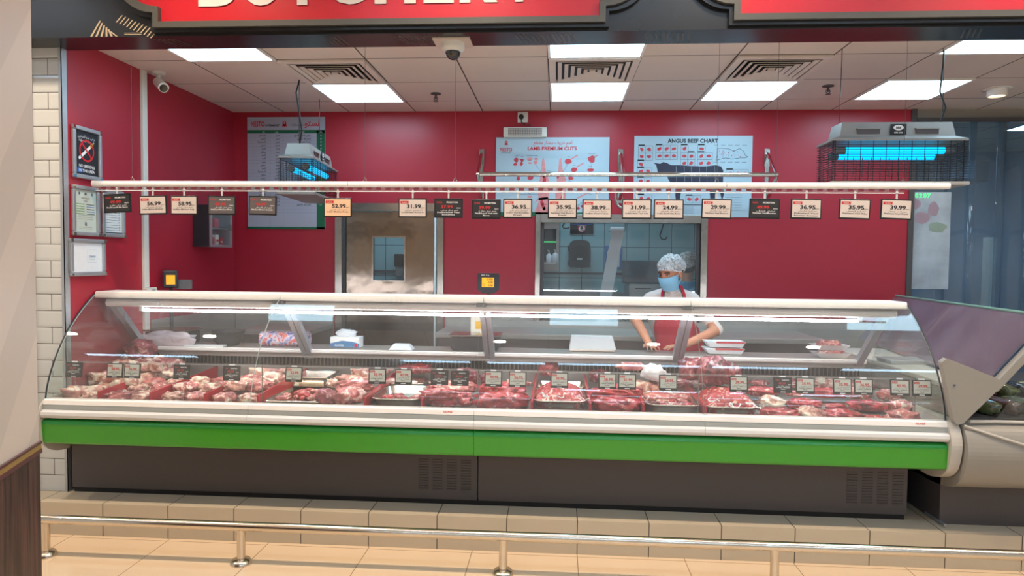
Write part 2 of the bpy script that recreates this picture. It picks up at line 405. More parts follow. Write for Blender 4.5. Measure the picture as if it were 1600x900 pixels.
# ------------------------------------------------------------------ structure
struct(MB().box((-7, -5, -.1), (7, 3.72, 0), 'floor_tile').build('floor'), 'polished beige aisle floor tiles')
struct(MB().box((-5.5, 3.72, -.1), (6, 8.6, ZP), 'step_tile').build('floor'), 'beige tiled step under the counters')
w = MB(); w.box((XL-.12, 3.90, ZP), (XL, YW+.1, ZC), 'red_wall')
struct(w.build('wall_left'), 'glossy red side wall')
w = MB(); w.box((-5.5, 3.9, ZP), (XL-.121, 3.93, ZC), 'subway').box((XL-.121, 3.899, ZP), (XL-.012, 3.9, ZC), 'subway'); struct(w.build('wall_left'), 'cream subway tile pier beside the red wall')
w = MB().box((XL-.016, 3.893, ZP), (XL+.002, 3.9, ZC), 'aluminium').box((XL, 3.893, ZP), (XL+.002, 3.94, ZC), 'aluminium')
struct(w.build('trim_1'), 'chrome corner guard')
struct(MB().box((-3.155, 3.885, ZP), (-3.135, 3.9, 2.85), 'chrome').build('trim_2'), 'chrome tile edge strip')
w = MB()
for a, b in [((XL-.1, ZP), (-1.985, ZC)), ((-1.985, 2.10), (-1.04, ZC)), ((-1.04, ZP), (-.19, ZC)), ((-.19, 2.02), (1.285, ZC)), ((-.19, ZP), (1.285, .95)), ((1.285, ZP), (2.975, ZC))]:
    w.box((a[0], YW, a[1]), (b[0], YW+.1, b[1]), 'red_wall')
struct(w.build('wall_back'), 'red back wall with two openings')
struct(MB().box((-1.0, YW-.006, ZP), (-.21, YW-.0005, 1.12), 'work_steel').box((1.30, YW-.006, ZP), (2.97, YW-.0005, 1.12), 'work_steel').box((-2.94, YW-.006, ZP), (-2.02, YW-.0005, 1.12), 'work_steel').box((XL+.0005, 4.76, ZP), (XL+.006, YW-.007, 1.16), 'work_steel').build('trim_8'), 'stainless cladding along the foot of the red wall')
struct(MB().box((2.975, YW-.012, ZP), (3.02, YW+.11, ZC), 'dark_steel').build('trim_3'), 'dark metal wall end')
struct(MB().box((-3.1, 3.95, ZC), (5.5, 8.6, ZC+.05), 'ceiling_tile').build('ceiling'), 'suspended tile ceiling of the shop')
# beam over the strip curtain
w = MB().box((3.02, YW+.02, 2.845), (5.5, YW+.1, ZC), 'beige_plastic').box((3.02, YW-.02, 2.83), (5.5, YW+.02, 2.86), 'dark_steel')
struct(w.build('trim_4'), 'beige head rail above the strip curtain')
# aisle ceiling and fascia
struct(MB().box((-7, -5, AC), (7, 3.95, AC+.05), 'ceiling_tile').build('ceiling'), 'aisle ceiling')
fz = 2.85
w = MB().box((-5.5, 3.72, fz), (5.8, 3.95, AC), 'fascia_black')
# pale hatched decoration on the front and under the edge
def hatch(w, x0, z0, x1, z1, n, lean, y=3.7185):
    for i in range(n):
        a = x0+(x1-x0)*i/n; bw = (x1-x0)/n*.45
        w.flat([(a, z0), (a+bw, z0), (a+bw+lean, z1), (a+lean, z1)], y, 'fascia_stripe')
for i in range(6): w.flat([(-2.64+i*.03, 2.853), (-2.628+i*.03, 2.853), (-2.575+i*.012, 2.94-i*.012), (-2.585+i*.012, 2.94-i*.012)][::1], 3.7185, 'fascia_stripe')
for i in range(11):
    x = -2.455+i*.02; z = 2.968-i*.0088
    w.flat([(x-.035, z-.038), (x-.027, z-.038), (x+.008, z), (x, z)], 3.7185, 'fascia_stripe')
for z in (2.862, 2.869): w.rect(-2.44, z, -2.34, z+.003, 3.7185, 'fascia_stripe')
for x0, n, L_ in ((-.92, 9, .05), (-.25, 12, .03), (-1.32, 4, .02), (.45, 9, .03), (2.1, 4, .06), (-2.3, 5, .05)):
    for i in range(n):
        x = x0+i*.028
        w.add([(x, 3.76, fz-.001), (x+.01, 3.76, fz-.001), (x+.01+L_, 3.9, fz-.001), (x+L_, 3.9, fz-.001)], [(0, 3, 2, 1)], 'fascia_mould')
struct(w.build('wall_front'), 'black glossy fascia beam over the butchery opening')

def plaque(name, x0, x1, label, word=None):
    zi, zt = 2.915, 3.62
    def outline(o):
        """closed outline of the plaque; o grows it outwards"""
        L_, R_ = x0-o, x1+o; b = zi-o; st = .082; rr = .22
        pts = [(L_, b), (R_, b), (R_, b+st)]
        pts += [(R_+rr*math.sin(t), b+st+rr*(1-math.cos(t))) for t in [i*PI/16 for i in range(1, 9)]]
        pts += [(R_+rr, zt+o), (L_-rr, zt+o)]
        pts += [(L_-rr*math.sin(t), b+st+rr*(1-math.cos(t))) for t in [i*PI/16 for i in range(8, 0, -1)]]
        pts += [(L_, b+st)]
        return pts
    t = thing(name, label, 'sign', ((x0+x1)/2, 3.72, zi-.05))
    def ring(m, o0, o1, ya, yb, mt):
        A, B = outline(o0), outline(o1); n = len(A)
        V = [(x, yb, z) for x, z in A]+[(x, yb, z) for x, z in B]+[(x, ya, z) for x, z in A]+[(x, ya, z) for x, z in B]
        Fs = []
        for i in range(n):
            j = (i+1) % n
            Fs += [(i, j, n+j, n+i), (2*n+i, i, j, 2*n+j)[::-1], (n+i, n+j, 3*n+j, 3*n+i)]
        m.add(V, Fs, mt)
    lc = t.location
    p = MB().prism(outline(.004), 3.704, 3.718, 'y', 'red_panel'); o = p.build('sign_panel', None, lc); o.parent = t; o.location = (0, 0, 0)
    r = MB(); ring(r, 0, .032, 3.718, 3.668, 'fascia_mould'); ring(r, .032, .052, 3.719, 3.69, 'fascia_black'); o = r.build('moulding', None, lc); o.parent = t; o.location = (0, 0, 0)
    if word:
        for ch, xa, xb in word:
            V, Fs, wd = text_geo(ch, .045)
            hgt = .27; zz = [b for a, b in V]; k = hgt/(max(zz)-min(zz)); kx = (xb-xa)/wd
            V2 = [(xa+a*kx, 3.698, 3.003+(b-min(zz))*k) for a, b in V]; n = len(V2)
            l = MB().add(V2, Fs, 'letter').add([(x, 3.704, z) for x, y, z in V2], [f[::-1] for f in Fs], 'letter')
            l.box((xa+.001, 3.7, 3.004), (xa+.002, 3.703, 3.005), 'letter')
            o = l.build('letter', None, lc); o.parent = t; o.location = (0, 0, 0)
    return t
lx = lambda p: at(p, 5, Y=3.72).x
word = [(c, lx(a), lx(b)) for c, a, b in (('B', 313, 372), ('U', 383, 438), ('T', 446, 503), ('C', 512, 573), ('H', 587, 651), ('E', 663, 710), ('R', 719, 778), ('Y', 785, 838))]
plaque('fascia_sign', -2.214, .203, 'red plaque sign with white capital letters and dark moulding above the counter', word)
plaque('fascia_sign', .931, 3.35, 'plain red plaque sign with dark moulding at right of the fascia')

# near pillar at left
P0 = Vector((-1.8, 2.244)); dr = Vector((-.3233, .9463)); Q = P0-dr*1.0
def pillar(z0, z1, m, o=0):
    n = Vector((dr.y, -dr.x))   # outward to the right
    a, b = P0+n*o+dr*o, Q+n*o-dr*o
    return [(a.x, a.y), (b.x, b.y), (b.x-.9, b.y), (a.x-1.1, a.y)], z0, z1, m
pw = MB()
for args in (pillar(0, .93, 'wood'), pillar(.93, .945, 'wood_plum', .006), pillar(.945, .963, 'wood_gold', .004), pillar(.963, .972, 'wood_plum', .006), pillar(.972, AC, 'pillar_panel', -.002)):
    pw.prism(args[0], args[1], args[2], 'z', args[3])
struct(pw.build('wall_pillar'), 'near column with beige panel over dark wood base')

# ------------------------------------------------------------------ back room
w = MB().box((-2.6, 7.75, ZP), (1.9, 7.8, ZC), 'back_tile'); struct(w.build('wall_backroom'), 'pale blue tiled wall of the preparation room')
w = MB().box((-2.65, YW+.1, ZP), (-2.6, 7.8, ZC), 'back_tile_side').box((1.9, YW+.1, ZP), (1.95, 7.8, ZC), 'back_tile_side'); struct(w.build('wall_backroom'), 'side walls of the preparation room')
# right room behind the strip curtain
w = MB().box((1.95, 8.3, ZP), (6, 8.35, ZC), 'dim_wall').box((5.5, 3.95, ZP), (5.55, 8.3, ZC), 'dim_wall'); struct(w.build('wall_right'), 'dim blue grey walls beyond the strip curtain')

# ------------------------------------------------------------------ ceiling lights
def led_panel(x0, y0, label, grp, z=ZC, n=.6, m='led', nx=None):
    nx = nx or n
    t = thing('ceiling_light', label, 'ceiling light', (x0+nx/2, y0+n/2, z), 0, grp)
    f = MB(); i = .018
    for a, b in (((-nx/2, -n/2), (nx/2, -n/2+i)), ((-nx/2, n/2-i), (nx/2, n/2)), ((-nx/2, -n/2+i), (-nx/2+i, n/2-i)), ((nx/2-i, -n/2+i), (nx/2, n/2-i))):
        f.box((a[0], a[1], -.012), (b[0], b[1], 0), 'white_paint')
    f.build('light_frame', t)
    MB().box((-nx/2+i, -n/2+i, -.008), (nx/2-i, n/2-i, -.002), m).build('diffuser', t)
    return t
gx = lambda i: -.08+.6*i
gy = lambda j: 5.06+.6*j
for i, j, lb in ((-3, 0, 'square bright panel light behind the left ceiling vent'), (0, 0, 'square bright panel light behind the middle ceiling vent'), (2, 0, 'square bright panel light behind the right ceiling vent'),
                 (4, 0, 'square bright panel light in the ceiling above the right insect killer'), (-4, -2, 'panel light at the left end half hidden by the fascia'),
                 (0, -2, 'panel light in front of the middle vent, half hidden by the fascia'), (4, -2, 'panel light at far right half hidden by the fascia')):
    led_panel(gx(i), gy(j), lb, 'square ceiling panel lights')
led_panel(-1.9, 6.7, 'added unseen panel light brightening the back room above the steel door', None)  # extra unseen panel, added to brighten the tiled back room
led_panel(-.2, 6.5, 'panel light in the ceiling of the tiled back room', None)
led_panel(3.2, 6.9, 'panel light seen through the strip curtain', None)
led_panel(4.3, 6.4, 'added panel light brightening the room beyond the strip curtain, right end', None)  # extra panel, added to brighten the room behind the strips
# aisle: rows of linear lights and warm downlights that mirror in the glass
for y, segs, wd in ((1.78, [(-5.2, -3.9), (-2.6, -.9), (-.75, -.1), (0, 1.5), (1.6, 2.6), (2.9, 4.6)], .16), (-1.0, [(-4, -3.2), (0.1, .6), (1.2, 1.9), (2.3, 2.5), (3.2, 4.0)], .32), (-2.3, [(-4.2, -1), (.3, 1.8), (2.2, 5.5)], .14), (-4.6, [(-5.5, -2), (-1.6, 2.4), (2.8, 5)], .3)):
    for k, (a, b) in enumerate(segs):
        led_panel(a, y-wd/2, 'linear white light in the aisle ceiling', 'linear lights over the aisle', AC, wd, 'led_aisle', b-a)
def downlight(x, y, z, label, grp=None, power=0, drop=False):
    t = thing('downlight', label, 'ceiling light', (x, y, z), 0, grp)
    MB().lathe([(.072, 0), (.098, -.001), (.1, -.006), (.072, -.008)], 'white_paint').build('trim_ring', t)
    if drop:
        MB().lathe([(.066, -.001), (.066, -.055), (.06, -.062), (.056, -.06), (.056, -.045)], 'white_paint').build('lamp_body', t)
        MB().lathe([(.055, -.05), (.055, -.052)], 'lit_warm').build('lamp_face', t)
    else:
        MB().lathe([(.07, -.003), (.07, -.006)], 'warm_lamp').build('lamp_face', t)
    if power:
        ld = bpy.data.lights.new('lamp', 'SPOT'); ld.energy = power; ld.color = (1, .80, .60); ld.spot_size = 2.3; ld.spot_blend = .8; ld.shadow_soft_size = .06
        lo = bpy.data.objects.new('lamp', ld); COL.objects.link(lo); lo.parent = t; lo.location = (0, 0, -.08)
    return t
for x in (-4.9, -3.45, -2.0, -.55, .92, 2.4, 3.9):
    downlight(x, 3.02, AC, 'warm round downlight in the aisle ceiling', 'warm downlights over the aisle', 84)
p = at(1558, 138, Z=ZC)
downlight(p.x, p.y, ZC, 'round white drop downlight in the ceiling at far right', None, 12, True)

# ------------------------------------------------------------------ vents, sprinklers, ceiling cameras
def vent(i, label):
    t = thing('ceiling_vent', label, 'air vent', (gx(i)+.3, gy(-1)+.3, ZC), 0, 'square louvred ceiling vents')
    MB().box((-.28, -.28, -.002), (.28, .28, -.0005), 'matte_black').build('backing', t)
    f = MB()
    for a, b in (((-.295, -.295), (.295, -.25)), ((-.295, .25), (.295, .295)), ((-.295, -.25), (-.25, .25)), ((.25, -.25), (.295, .25))):
        f.box((a[0], a[1], -.018), (b[0], b[1], -.002), 'vent_white')
    f.build('vent_frame', t)
    for k in range(5):
        r0 = .236-k*.044; r1 = r0-.026; q = MB()
        V = [(x*r, y*r, z) for r, z in ((r0, -.020), (r1, -.012), (r1, -.009), (r0, -.017)) for x, y in ((-1, -1), (1, -1), (1, 1), (-1, 1))]
        q.add(V, [(a*4+i, ((a+1) % 4)*4+i, ((a+1) % 4)*4+(i+1) % 4, a*4+(i+1) % 4)[::-1] for a in range(4) for i in range(4)], 'vent_white')
        q.build('louvre', t)
    MB().box((-.02, -.02, -.018), (.02, .02, -.004), 'vent_white').build('centre_plate', t)
vent(-3, 'white square louvred vent in front of the left panel light')
vent(0, 'white square louvred vent between the two middle panel lights')
vent(2, 'white square louvred vent in front of the right panel light')
def sprinkler(px, py, label):
    p = at(px, py, Z=ZC); t = thing('sprinkler', label, 'sprinkler', (p.x, p.y, ZC), 0, 'ceiling sprinklers')
    MB().lathe([(.04, 0), (.042, -.006), (.02, -.012)], 'dark_steel').build('escutcheon', t)
    MB().tube([(0, 0, -.01), (0, 0, -.045)], .009, 'dark_steel').tube([(.012, 0, -.03), (.016, 0, -.045), (0, 0, -.06)], .003, 'dark_steel').tube([(-.012, 0, -.03), (-.016, 0, -.045), (0, 0, -.06)], .003, 'dark_steel').build('sprinkler_body', t)
    MB().lathe([(.018, -.06), (.02, -.063)], 'dark_steel').build('deflector', t)
sprinkler(681, 146, 'small dark sprinkler head between the left and middle ceiling vents')
sprinkler(1294, 134, 'small dark sprinkler head to the right of the right panel light')
p = at(708, 66, Z=fz)
t = thing('dome_camera', 'white dome security camera with dark lens under the black fascia', 'security camera', (p.x, p.y, fz))
MB().box((-.105, -.09, -.006), (.105, .095, -.0005), 'tag_card').build('mounting_plate', t)
MB().lathe([(.066, -.006), (.066, -.03), (.062, -.042), (.05, -.055)], 'white_plastic', seg=32).build('housing', t)
MB().ell((0, 0, -.05), (.046, .046, .05), 'dome_lens', seg=24, rings=14).build('lens_dome', t)
p = at(248, 113, Z=ZC)
t = thing('bullet_camera', 'white bullet security camera on the ceiling by the left red wall', 'security camera', (p.x, p.y, ZC))
MB().lathe([(.045, 0), (.045, -.012), (.03, -.02)], 'white_plastic').build('mount', t)
MB().tube([(0, 0, -.018), (.0, -.0, -.05), (.015, -.02, -.068)], .013, 'white_plastic').build('bracket', t)
d = Vector((.62, -.62, -.42)).normalized(); a0 = Vector((-.02, .02, -.062)); a1 = a0+d*.15
MB().tube([a0, a1], .032, 'white_plastic', 20).tube([a0+d*.02+Vector((0, 0, .004)), a1+d*.018+Vector((0, 0, .004))], [.034, .035], 'white_plastic', 20).build('camera_body', t)
MB().tube([a1+d*.017, a1+d*.0205], .027, 'dome_lens', 20).build('lens', t)

# ------------------------------------------------------------------ posters on the back wall
def blob(w, cx, cz, rx, rz, m, y, n=9, rot=0):
    pts = []
    for k in range(n):
        a = 2*PI*k/n; r = .75+.35*random.random(); x, z = rx*r*math.cos(a), rz*r*math.sin(a)
        pts.append((cx+x*math.cos(rot)-z*math.sin(rot), cz+x*math.sin(rot)+z*math.cos(rot)))
    w.flat(pts, y, m)
def line(w, x0, z0, x1, z1, y, m, t=.0015):
    d = Vector((x1-x0, z1-z0)).normalized(); n = Vector((-d.y, d.x))*t
    w.flat([(x0-n.x, z0-n.y), (x1-n.x, z1-n.y), (x1+n.x, z1+n.y), (x0+n.x, z0+n.y)], y, m)
def logo(w, x, z, s, y):
    w.flat([(x+s*.5*math.cos(a), z+s*.62*math.sin(a)) for a in [i*PI/8 for i in range(16)]], y, 'ink_red')
    w.flat([(x-s*.45, z-s*.2), (x-s*.6, z-s*.9), (x-s*.2, z-s*.75), (x, z-s*1.0), (x+s*.2, z-s*.75), (x+s*.6, z-s*.9), (x+s*.45, z-s*.2)], y, 'ink_red')
    w.flat([(x+s*.25*math.cos(a), z+.1*s+s*.34*math.sin(a)) for a in [i*PI/6 for i in range(12)]], y-.0004, 'cut_pink')
Yp = YW-.013
# price list
x0, x1, z0, z1 = -2.815, -2.10, 1.883, 2.887
w = MB().box((x0, Yp, z0), (x1, YW-.001, z1), 'board_grey'); y = Yp-.0006; ya = y-.0006
w.rect(x0, z0, x1, z0+.02, y, 'board_green'); w.rect(x1-.075, z0, x1, z1-.118, y, 'board_green'); w.rect(x0, z1-.145, x1, z1-.115, y, 'board_green'); w.rect(x0, z1-.012, x1, z1, y, 'board')
w.text('NESTO', x0+.035, z1-.083, .062, 'ink_red', ya, 'L', width=.125, bold=.02); w.text('HYPERMARKET', x0+.168, z1-.083, .026, 'ink', ya, 'L', width=.13, bold=.02)
logo(w, x0+.345, z1-.055, .035, ya)
w.text('نستو', x1-.05, z1-.08, .075, 'ink_red', ya, 'R', width=.135, bold=.02); w.text('هايبر ماركت', x1-.195, z1-.078, .03, 'ink', ya, 'R', width=.12)
hd = ['بلد', 'وزن', 'المنتج', 'رقم']
for x, tt in zip((x0+.15, x0+.27, x0+.50, x1-.04), hd): w.text(tt, x, z1-.138, .022, 'ink_white', ya)
WD = ['الهند', 'الهند', 'طازج', 'مبرد', 'لحم بقر', 'باكستان', 'برازيل', 'استراليا', 'السعودية', 'عمان', 'اثيوبيا', 'كينيا']
WL = ['لحم غنم هندي', 'لحم بقر محلي', 'كتف ضان طازج', 'فخذ عجل', 'لحم بقر مفروم', 'كبدة غنم', 'ريش ضان هندي', 'لحم ضان كامل']
for r in range(24):
    z = z1-.145-.0295*(r+1)
    w.rect(x0, z-.004, x1-.075, z-.0032, y, 'ink_grey')
    if r < 22:
        w.text(random.choice(WD), x0+.17, z+.005, .021, 'ink', ya, 'R', bold=.02); w.text(random.choice(['مبرد', 'طازج', 'مبرد']), x0+.30, z+.005, .023, 'ink', ya, 'R', bold=.02)
        w.text(random.choice(WL), x1-.13, z+.005, .023, 'ink', ya, 'R', bold=.02); w.text(str(101+r), x1-.038, z+.005, .017, 'board_grey', ya)
for x in (x0+.21, x0+.33): w.rect(x, z0+.02, x+.001, z1-.145, y, 'ink_grey')
tag(w.build('price_list_board', loc=((x0+x1)/2, Yp, z0)), 'tall grey price list board with green border and Arabic rows on the back wall', 'poster')
# lamb chart
x0, x1, z0, z1 = -.557, .437, 2.012, 2.702
w = MB().box((x0, Yp, z0), (x1, YW-.001, z1), 'board'); y = Yp-.0006; ya = y-.0006; yb = ya-.0006
w.rect(x0, z0, x1, z0+.035, y, 'board_green')
logo(w, x0+.09, z1-.045, .026, ya); w.text('NESTO', x0+.09, z1-.122, .045, 'ink_red', ya, width=.105, bold=.02); w.text('HYPERMARKET', x0+.09, z1-.14, .013, 'ink', ya)
w.text('لحم خروف ممتاز مقطع', x0+.50, z1-.06, .044, 'ink_red', ya, width=.34); w.text('LAMB PREMIUM CUTS', x0+.495, z1-.112, .043, 'ink_red', ya, width=.43, bold=.03)
for cx in (x0+.42, x0+.57):
    for poly in ([(-.012, .29), (.004, .30), (.02, .2), (.05, .1), (.05, .0), (.045, -.1), (.06, -.18), (.0, -.2), (-.07, -.18), (-.04, -.08), (-.045, .02), (-.03, .12), (-.02, .2)],):
        w.flat([(cx+a, z1-.485+b) for a, b in spline(poly, 4)], y, 'cut_pink')
    for q in range(7): blob(w, cx+random.uniform(-.025, .03), z1-.485+random.uniform(-.17, .2), .014, .03, 'cut_red', ya)
w.flat([(x0+.35, z0+.12), (x0+.33, z0+.10), (x0+.38, z0+.14), (x0+.47, z0+.15), (x0+.46, z0+.17), (x0+.38, z0+.16)], y, 'cut_pink')
w.text('LEG', x0+.20, z1-.16, .012, 'ink', ya)
for bx, bz, sx, sz, c in [(.18, -.20, .022, .022, 'cut_red'), (.23, -.20, .016, .018, 'cut_red'), (.17, -.235, .02, .014, 'cut_red'), (.225, -.23, .014, .022, 'cut_red'), (.30, -.19, .03, .014, 'cut_pink'), (.355, -.19, .02, .014, 'cut_pink'), (.30, -.225, .02, .010, 'cut_pink'), (.35, -.22, .018, .018, 'cut_pink'),
                          (.64, -.21, .032, .026, 'cut_red'), (.69, -.28, .034, .022, 'cut_red'), (.84, -.19, .034, .032, 'cut_red'), (.83, -.285, .034, .016, 'cut_red'), (.20, -.36, .018, .02, 'cut_red'), (.31, -.35, .03, .026, 'cut_red'), (.66, -.355, .028, .018, 'cut_red'), (.83, -.40, .03, .014, 'cut_pink'), (.30, -.52, .03, .012, 'cut_pink'), (.16, -.45, .015, .01, 'cut_red'), (.43, -.62, .016, .018, 'cut_red'), (.73, -.62, .016, .014, 'cut_red'), (.76, -.6, .012, .012, 'cut_red')]:
    blob(w, x0+bx, z1+bz, sx, sz, c, y); w.text(random.choice(['SHANK', 'LEG BONE IN', 'RACK', 'LOIN']), x0+bx, z1+bz+sz+.012, .010, 'ink', ya)
for a, b in (((.66, -.19), (.72, -.155)), ((.71, -.26), (.77, -.225)), ((.86, -.18), (.89, -.155)), ((.72, -.53), (.80, -.49))): line(w, x0+a[0], z1+a[1], x0+b[0], z1+b[1], y, 'cut_pink', .006)
for a, b in (((.35, -.24), (.40, -.30)), ((.45, -.29), (.56, -.31)), ((.59, -.30), (.63, -.24)), ((.70, -.19), (.80, -.19)), ((.84, -.23), (.84, -.27)), ((.60, -.36), (.75, -.42)), ((.66, -.45), (.85, -.5)), ((.22, -.50), (.38, -.5)), ((.36, -.55), (.6, -.54))): line(w, x0+a[0], z1+a[1], x0+b[0], z1+b[1], ya, 'ink_grey', .0012)
tag(w.build('lamb_chart', loc=((x0+x1)/2, Yp, z0)), 'pale lamb cuts chart with red heading on the back wall', 'poster')
# beef chart
x0, x1, z0, z1 = .652, 1.66, 2.012, 2.712
w = MB().box((x0, Yp, z0), (x1, YW-.001, z1), 'board'); y = Yp-.0006; ya = y-.0006; yb = ya-.0006
w.text('ANGUS BEEF CHART', x0+.50, z1-.058, .046, 'ink', ya, width=.43, bold=.035)
cow = [(.17, -.235), (.19, -.25), (.20, -.29), (.21, -.33), (.24, -.345), (.28, -.335), (.30, -.38), (.33, -.42), (.36, -.45), (.36, -.52), (.365, -.55), (.40, -.555), (.405, -.50), (.42, -.46), (.50, -.465), (.58, -.46), (.65, -.45), (.655, -.50), (.66, -.565), (.70, -.565), (.70, -.50), (.72, -.46), (.745, -.50), (.76, -.56), (.775, -.50), (.765, -.40), (.765, -.30), (.745, -.262), (.70, -.252), (.60, -.262), (.48, -.258), (.40, -.252), (.32, -.252), (.28, -.232), (.25, -.225), (.225, -.24), (.19, -.235)]
w.flat([(x0+a, z1+b) for a, b in cow[::-1]], y, 'cow')
for x in (.36, .43, .49, .56, .62, .69): w.flat([(x0+x, z1-.26), (x0+x+.0015, z1-.26), (x0+x+.0115, z1-.44), (x0+x+.01, z1-.44)], ya, 'board')
def grid(cx, cz, nx, nz, s=.062):
    w.rect(x0+cx, z1+cz+.0, x0+cx+.055, z1+cz+.011, ya, 'ink')
    for i in range(nx):
        for j in range(nz):
            xa, zb = x0+cx+i*s, z1+cz-j*s
            for q in ((xa, zb, xa+s, zb), (xa, zb-s, xa+s, zb-s), (xa, zb, xa, zb-s), (xa+s, zb, xa+s, zb-s)): line(w, *q, ya, 'ink_grey', .0011)
            blob(w, xa+s/2, zb-s/2, s*.34, s*.24, 'cut_red' if random.random() < .85 else 'ink_red', yb, rot=random.uniform(-.8, .8))
grid(.035, -.085, 2, 2); grid(.185, -.08, 3, 2); grid(.40, -.08, 1, 3); grid(.46, -.142, 1, 2); grid(.545, -.08, 1, 1); grid(.545, -.142, 2, 2); grid(.03, -.215, 1, 1); grid(.03, -.275, 2, 1); grid(.03, -.36, 2, 2); grid(.15, -.42, 1, 1); grid(.035, -.51, 2, 1)
grid(.79, -.29, 3, 1); grid(.45, -.515, 2, 1)
oc = [(.71, -.11), (.74, -.105), (.80, -.11), (.85, -.13), (.90, -.11), (.93, -.13), (.95, -.17), (.97, -.18), (.95, -.19), (.90, -.19), (.84, -.2), (.78, -.19), (.74, -.2), (.70, -.21), (.71, -.17)]
for a, b in zip(oc, oc[1:]+oc[:1]): line(w, x0+a[0], z1+a[1], x0+b[0], z1+b[1], ya, 'ink', .0016)
for x in (.76, .81, .86): line(w, x0+x, z1-.12, x0+x, z1-.19, ya, 'ink_grey', .001)
for q in range(16): blob(w, x0+random.uniform(.72, .93), z1-random.uniform(.13, .185), .004, .004, 'cut_red', yb)
for k, x in enumerate((.70, .76, .82, .88, .94)):
    w.text('CHUCK', x0+x, z1-.085, .011, 'ink', ya); w.text('ROUND', x0+x, z1-.23, .011, 'ink', ya)
for k in range(12): w.text('Premium grade chilled beef cut', x0+.79, z1-.40-.022*k, .011, 'ink_grey' if k % 3 else 'ink', ya, 'L')
for k in range(4): w.text('Rib eye and striploin', x0+.43, z1-.615-.018*k, .011, 'ink_grey', ya, 'L')
w.rect(x0+.42, z1-.597, x0+.60, z1-.59, ya, 'ink')
tag(w.build('beef_chart', loc=((x0+x1)/2, Yp, z0)), 'pale beef cuts chart with dark cattle drawing on the back wall', 'poster')

# emergency light and socket above the lamb chart
t = thing('emergency_light', 'white boxed emergency light with grille above the lamb chart', 'emergency light', (-.30, YW, 2.70))
MB().box((-.19, -.055, 0), (.19, -.001, .085), 'white_plastic').build('light_body', t, bevel=.008)
g = MB().box((-.145, -.058, .012), (.145, -.055, .073), 'tag_card')
for i in range(15): g.box((-.146+i*.0205, -.062, .012), (-.142+i*.0205, -.058, .073), 'grey_plastic')
for i in range(5): g.box((-.146, -.062, .012+i*.0145), (.146, -.058, .0145+i*.0145), 'grey_plastic')
g.build('grille', t)
p = at(817, 184, Y=YW)
t = thing('wall_socket', 'white wall socket with a black plug just under the ceiling', 'socket', (p.x, YW, p.z-.045))
MB().box((-.045, -.028, 0), (.045, -.001, .09), 'white_plastic').build('socket_plate', t, bevel=.004)
MB().tube([(-.012, -.028, .045), (-.012, -.05, .045)], .022, 'black', 12).build('plug', t)
MB().tube([(-.012, -.045, .03), (-.01, -.045, -.005), (.03, -.04, -.03), (.06, -.035, -.02), (.075, -.03, -.05), (.08, -.03, -.075)], .005, 'black', 6).build('cord', t)

# ------------------------------------------------------------------ steel hanging rail with three brackets
t = thing('meat_hanging_rail', 'polished steel meat hanging rail on three wall brackets', 'rail', (.55, YW, 2.1))
yb_ = 5.75; zr = 2.343
MB().tube([(-1.215, yb_-YW, zr-2.1), (1.235, yb_-YW, zr-2.1)], .019, 'chrome', 14).build('bar', t)
for x in (-1.235, -.015, 1.235):
    b = MB().box((x-.022, -.012, .35), (x+.022, -.001, .50), 'steel').box((x-.022, -.012, .03), (x+.022, -.001, .12), 'steel').box((x-.016, -.01, .1), (x+.016, -.001, .37), 'steel')
    b.tube([(x, -.008, .46), (x, -.05, .44), (x, -.28, .25), (x, yb_-YW, .243)], .014, 'chrome', 10)
    b.tube([(x, yb_-YW, .243), (x, -.28, .22), (x, -.06, .07), (x, -.01, .06)], .014, 'chrome', 10)
    b.build('bracket', t)
p = at(968, 308, Y=5.9)
pts = [(p.x+.02, 5.93, p.z+.16), (p.x+.015, 5.9, p.z+.09), (p.x-.03, 5.9, p.z+.04), (p.x-.035, 5.9, p.z-.02), (p.x-.01, 5.9, p.z-.075), (p.x+.03, 5.9, p.z-.10)]
tag(MB().tube(pts, .011, 'steel', 8).build('meat_hook', loc=pts[0]), 'large steel meat hook hanging at the middle rail bracket', 'hook')

# ------------------------------------------------------------------ steel swing door and pass window
w = MB()
fw = .05
w.box((-2.005, YW-.02, ZP), (-1.945, YW+.10, 2.12), 'steel').box((-1.075, YW-.02, ZP), (-1.02, YW+.10, 2.12), 'steel').box((-1.945, YW-.02, 2.05), (-1.075, YW+.1, 2.12), 'steel')
struct(w.build('trim_5'), 'steel door frame')
dz0, dz1 = ZP+.01, 2.045
wa, wb = at(584, 371, Y=YW+.04), at(632, 438, Y=YW+.04)
w = MB()
xa, xb = -1.925, -1.115
for a, b in (((xa, dz0), (wa.x, dz1)), ((wb.x, dz0), (xb, dz1)), ((wa.x, wa.z), (wb.x, dz1)), ((wa.x, dz0), (wb.x, wb.z))):
    w.box((a[0], YW+.03, a[1]), (b[0], YW+.07, b[1]), 'steel_wavy')
w = struct(w.build('door_1'), 'brushed steel swing door with small window')
g = MB(); i = .012
for a, b in (((wa.x-i, wa.z), (wb.x+i, wa.z+i)), ((wa.x-i, wb.z-i), (wb.x+i, wb.z)), ((wa.x-i, wb.z), (wa.x, wa.z)), ((wb.x, wb.z), (wb.x+i, wa.z))): g.box((a[0], YW+.02, a[1]), (b[0], YW+.03, b[1]), 'steel')
g.build('window_frame', w)
MB().box((wa.x, YW+.048, wb.z), (wb.x, YW+.052, wa.z), 'glass').build('window_pane', w)
for x, label in ((-1.935, 'left'), (-1.095, 'right')):
    struct(MB().box((x-.008, YW-.015, ZP), (x+.008, YW+.02, 2.05), 'mask_white' if label == 'right' else 'dark_steel').build('trim_6'), 'door edge seal')
w = MB(); wx0, wx1, wz0, wz1 = -.2, 1.295, .93, 2.03
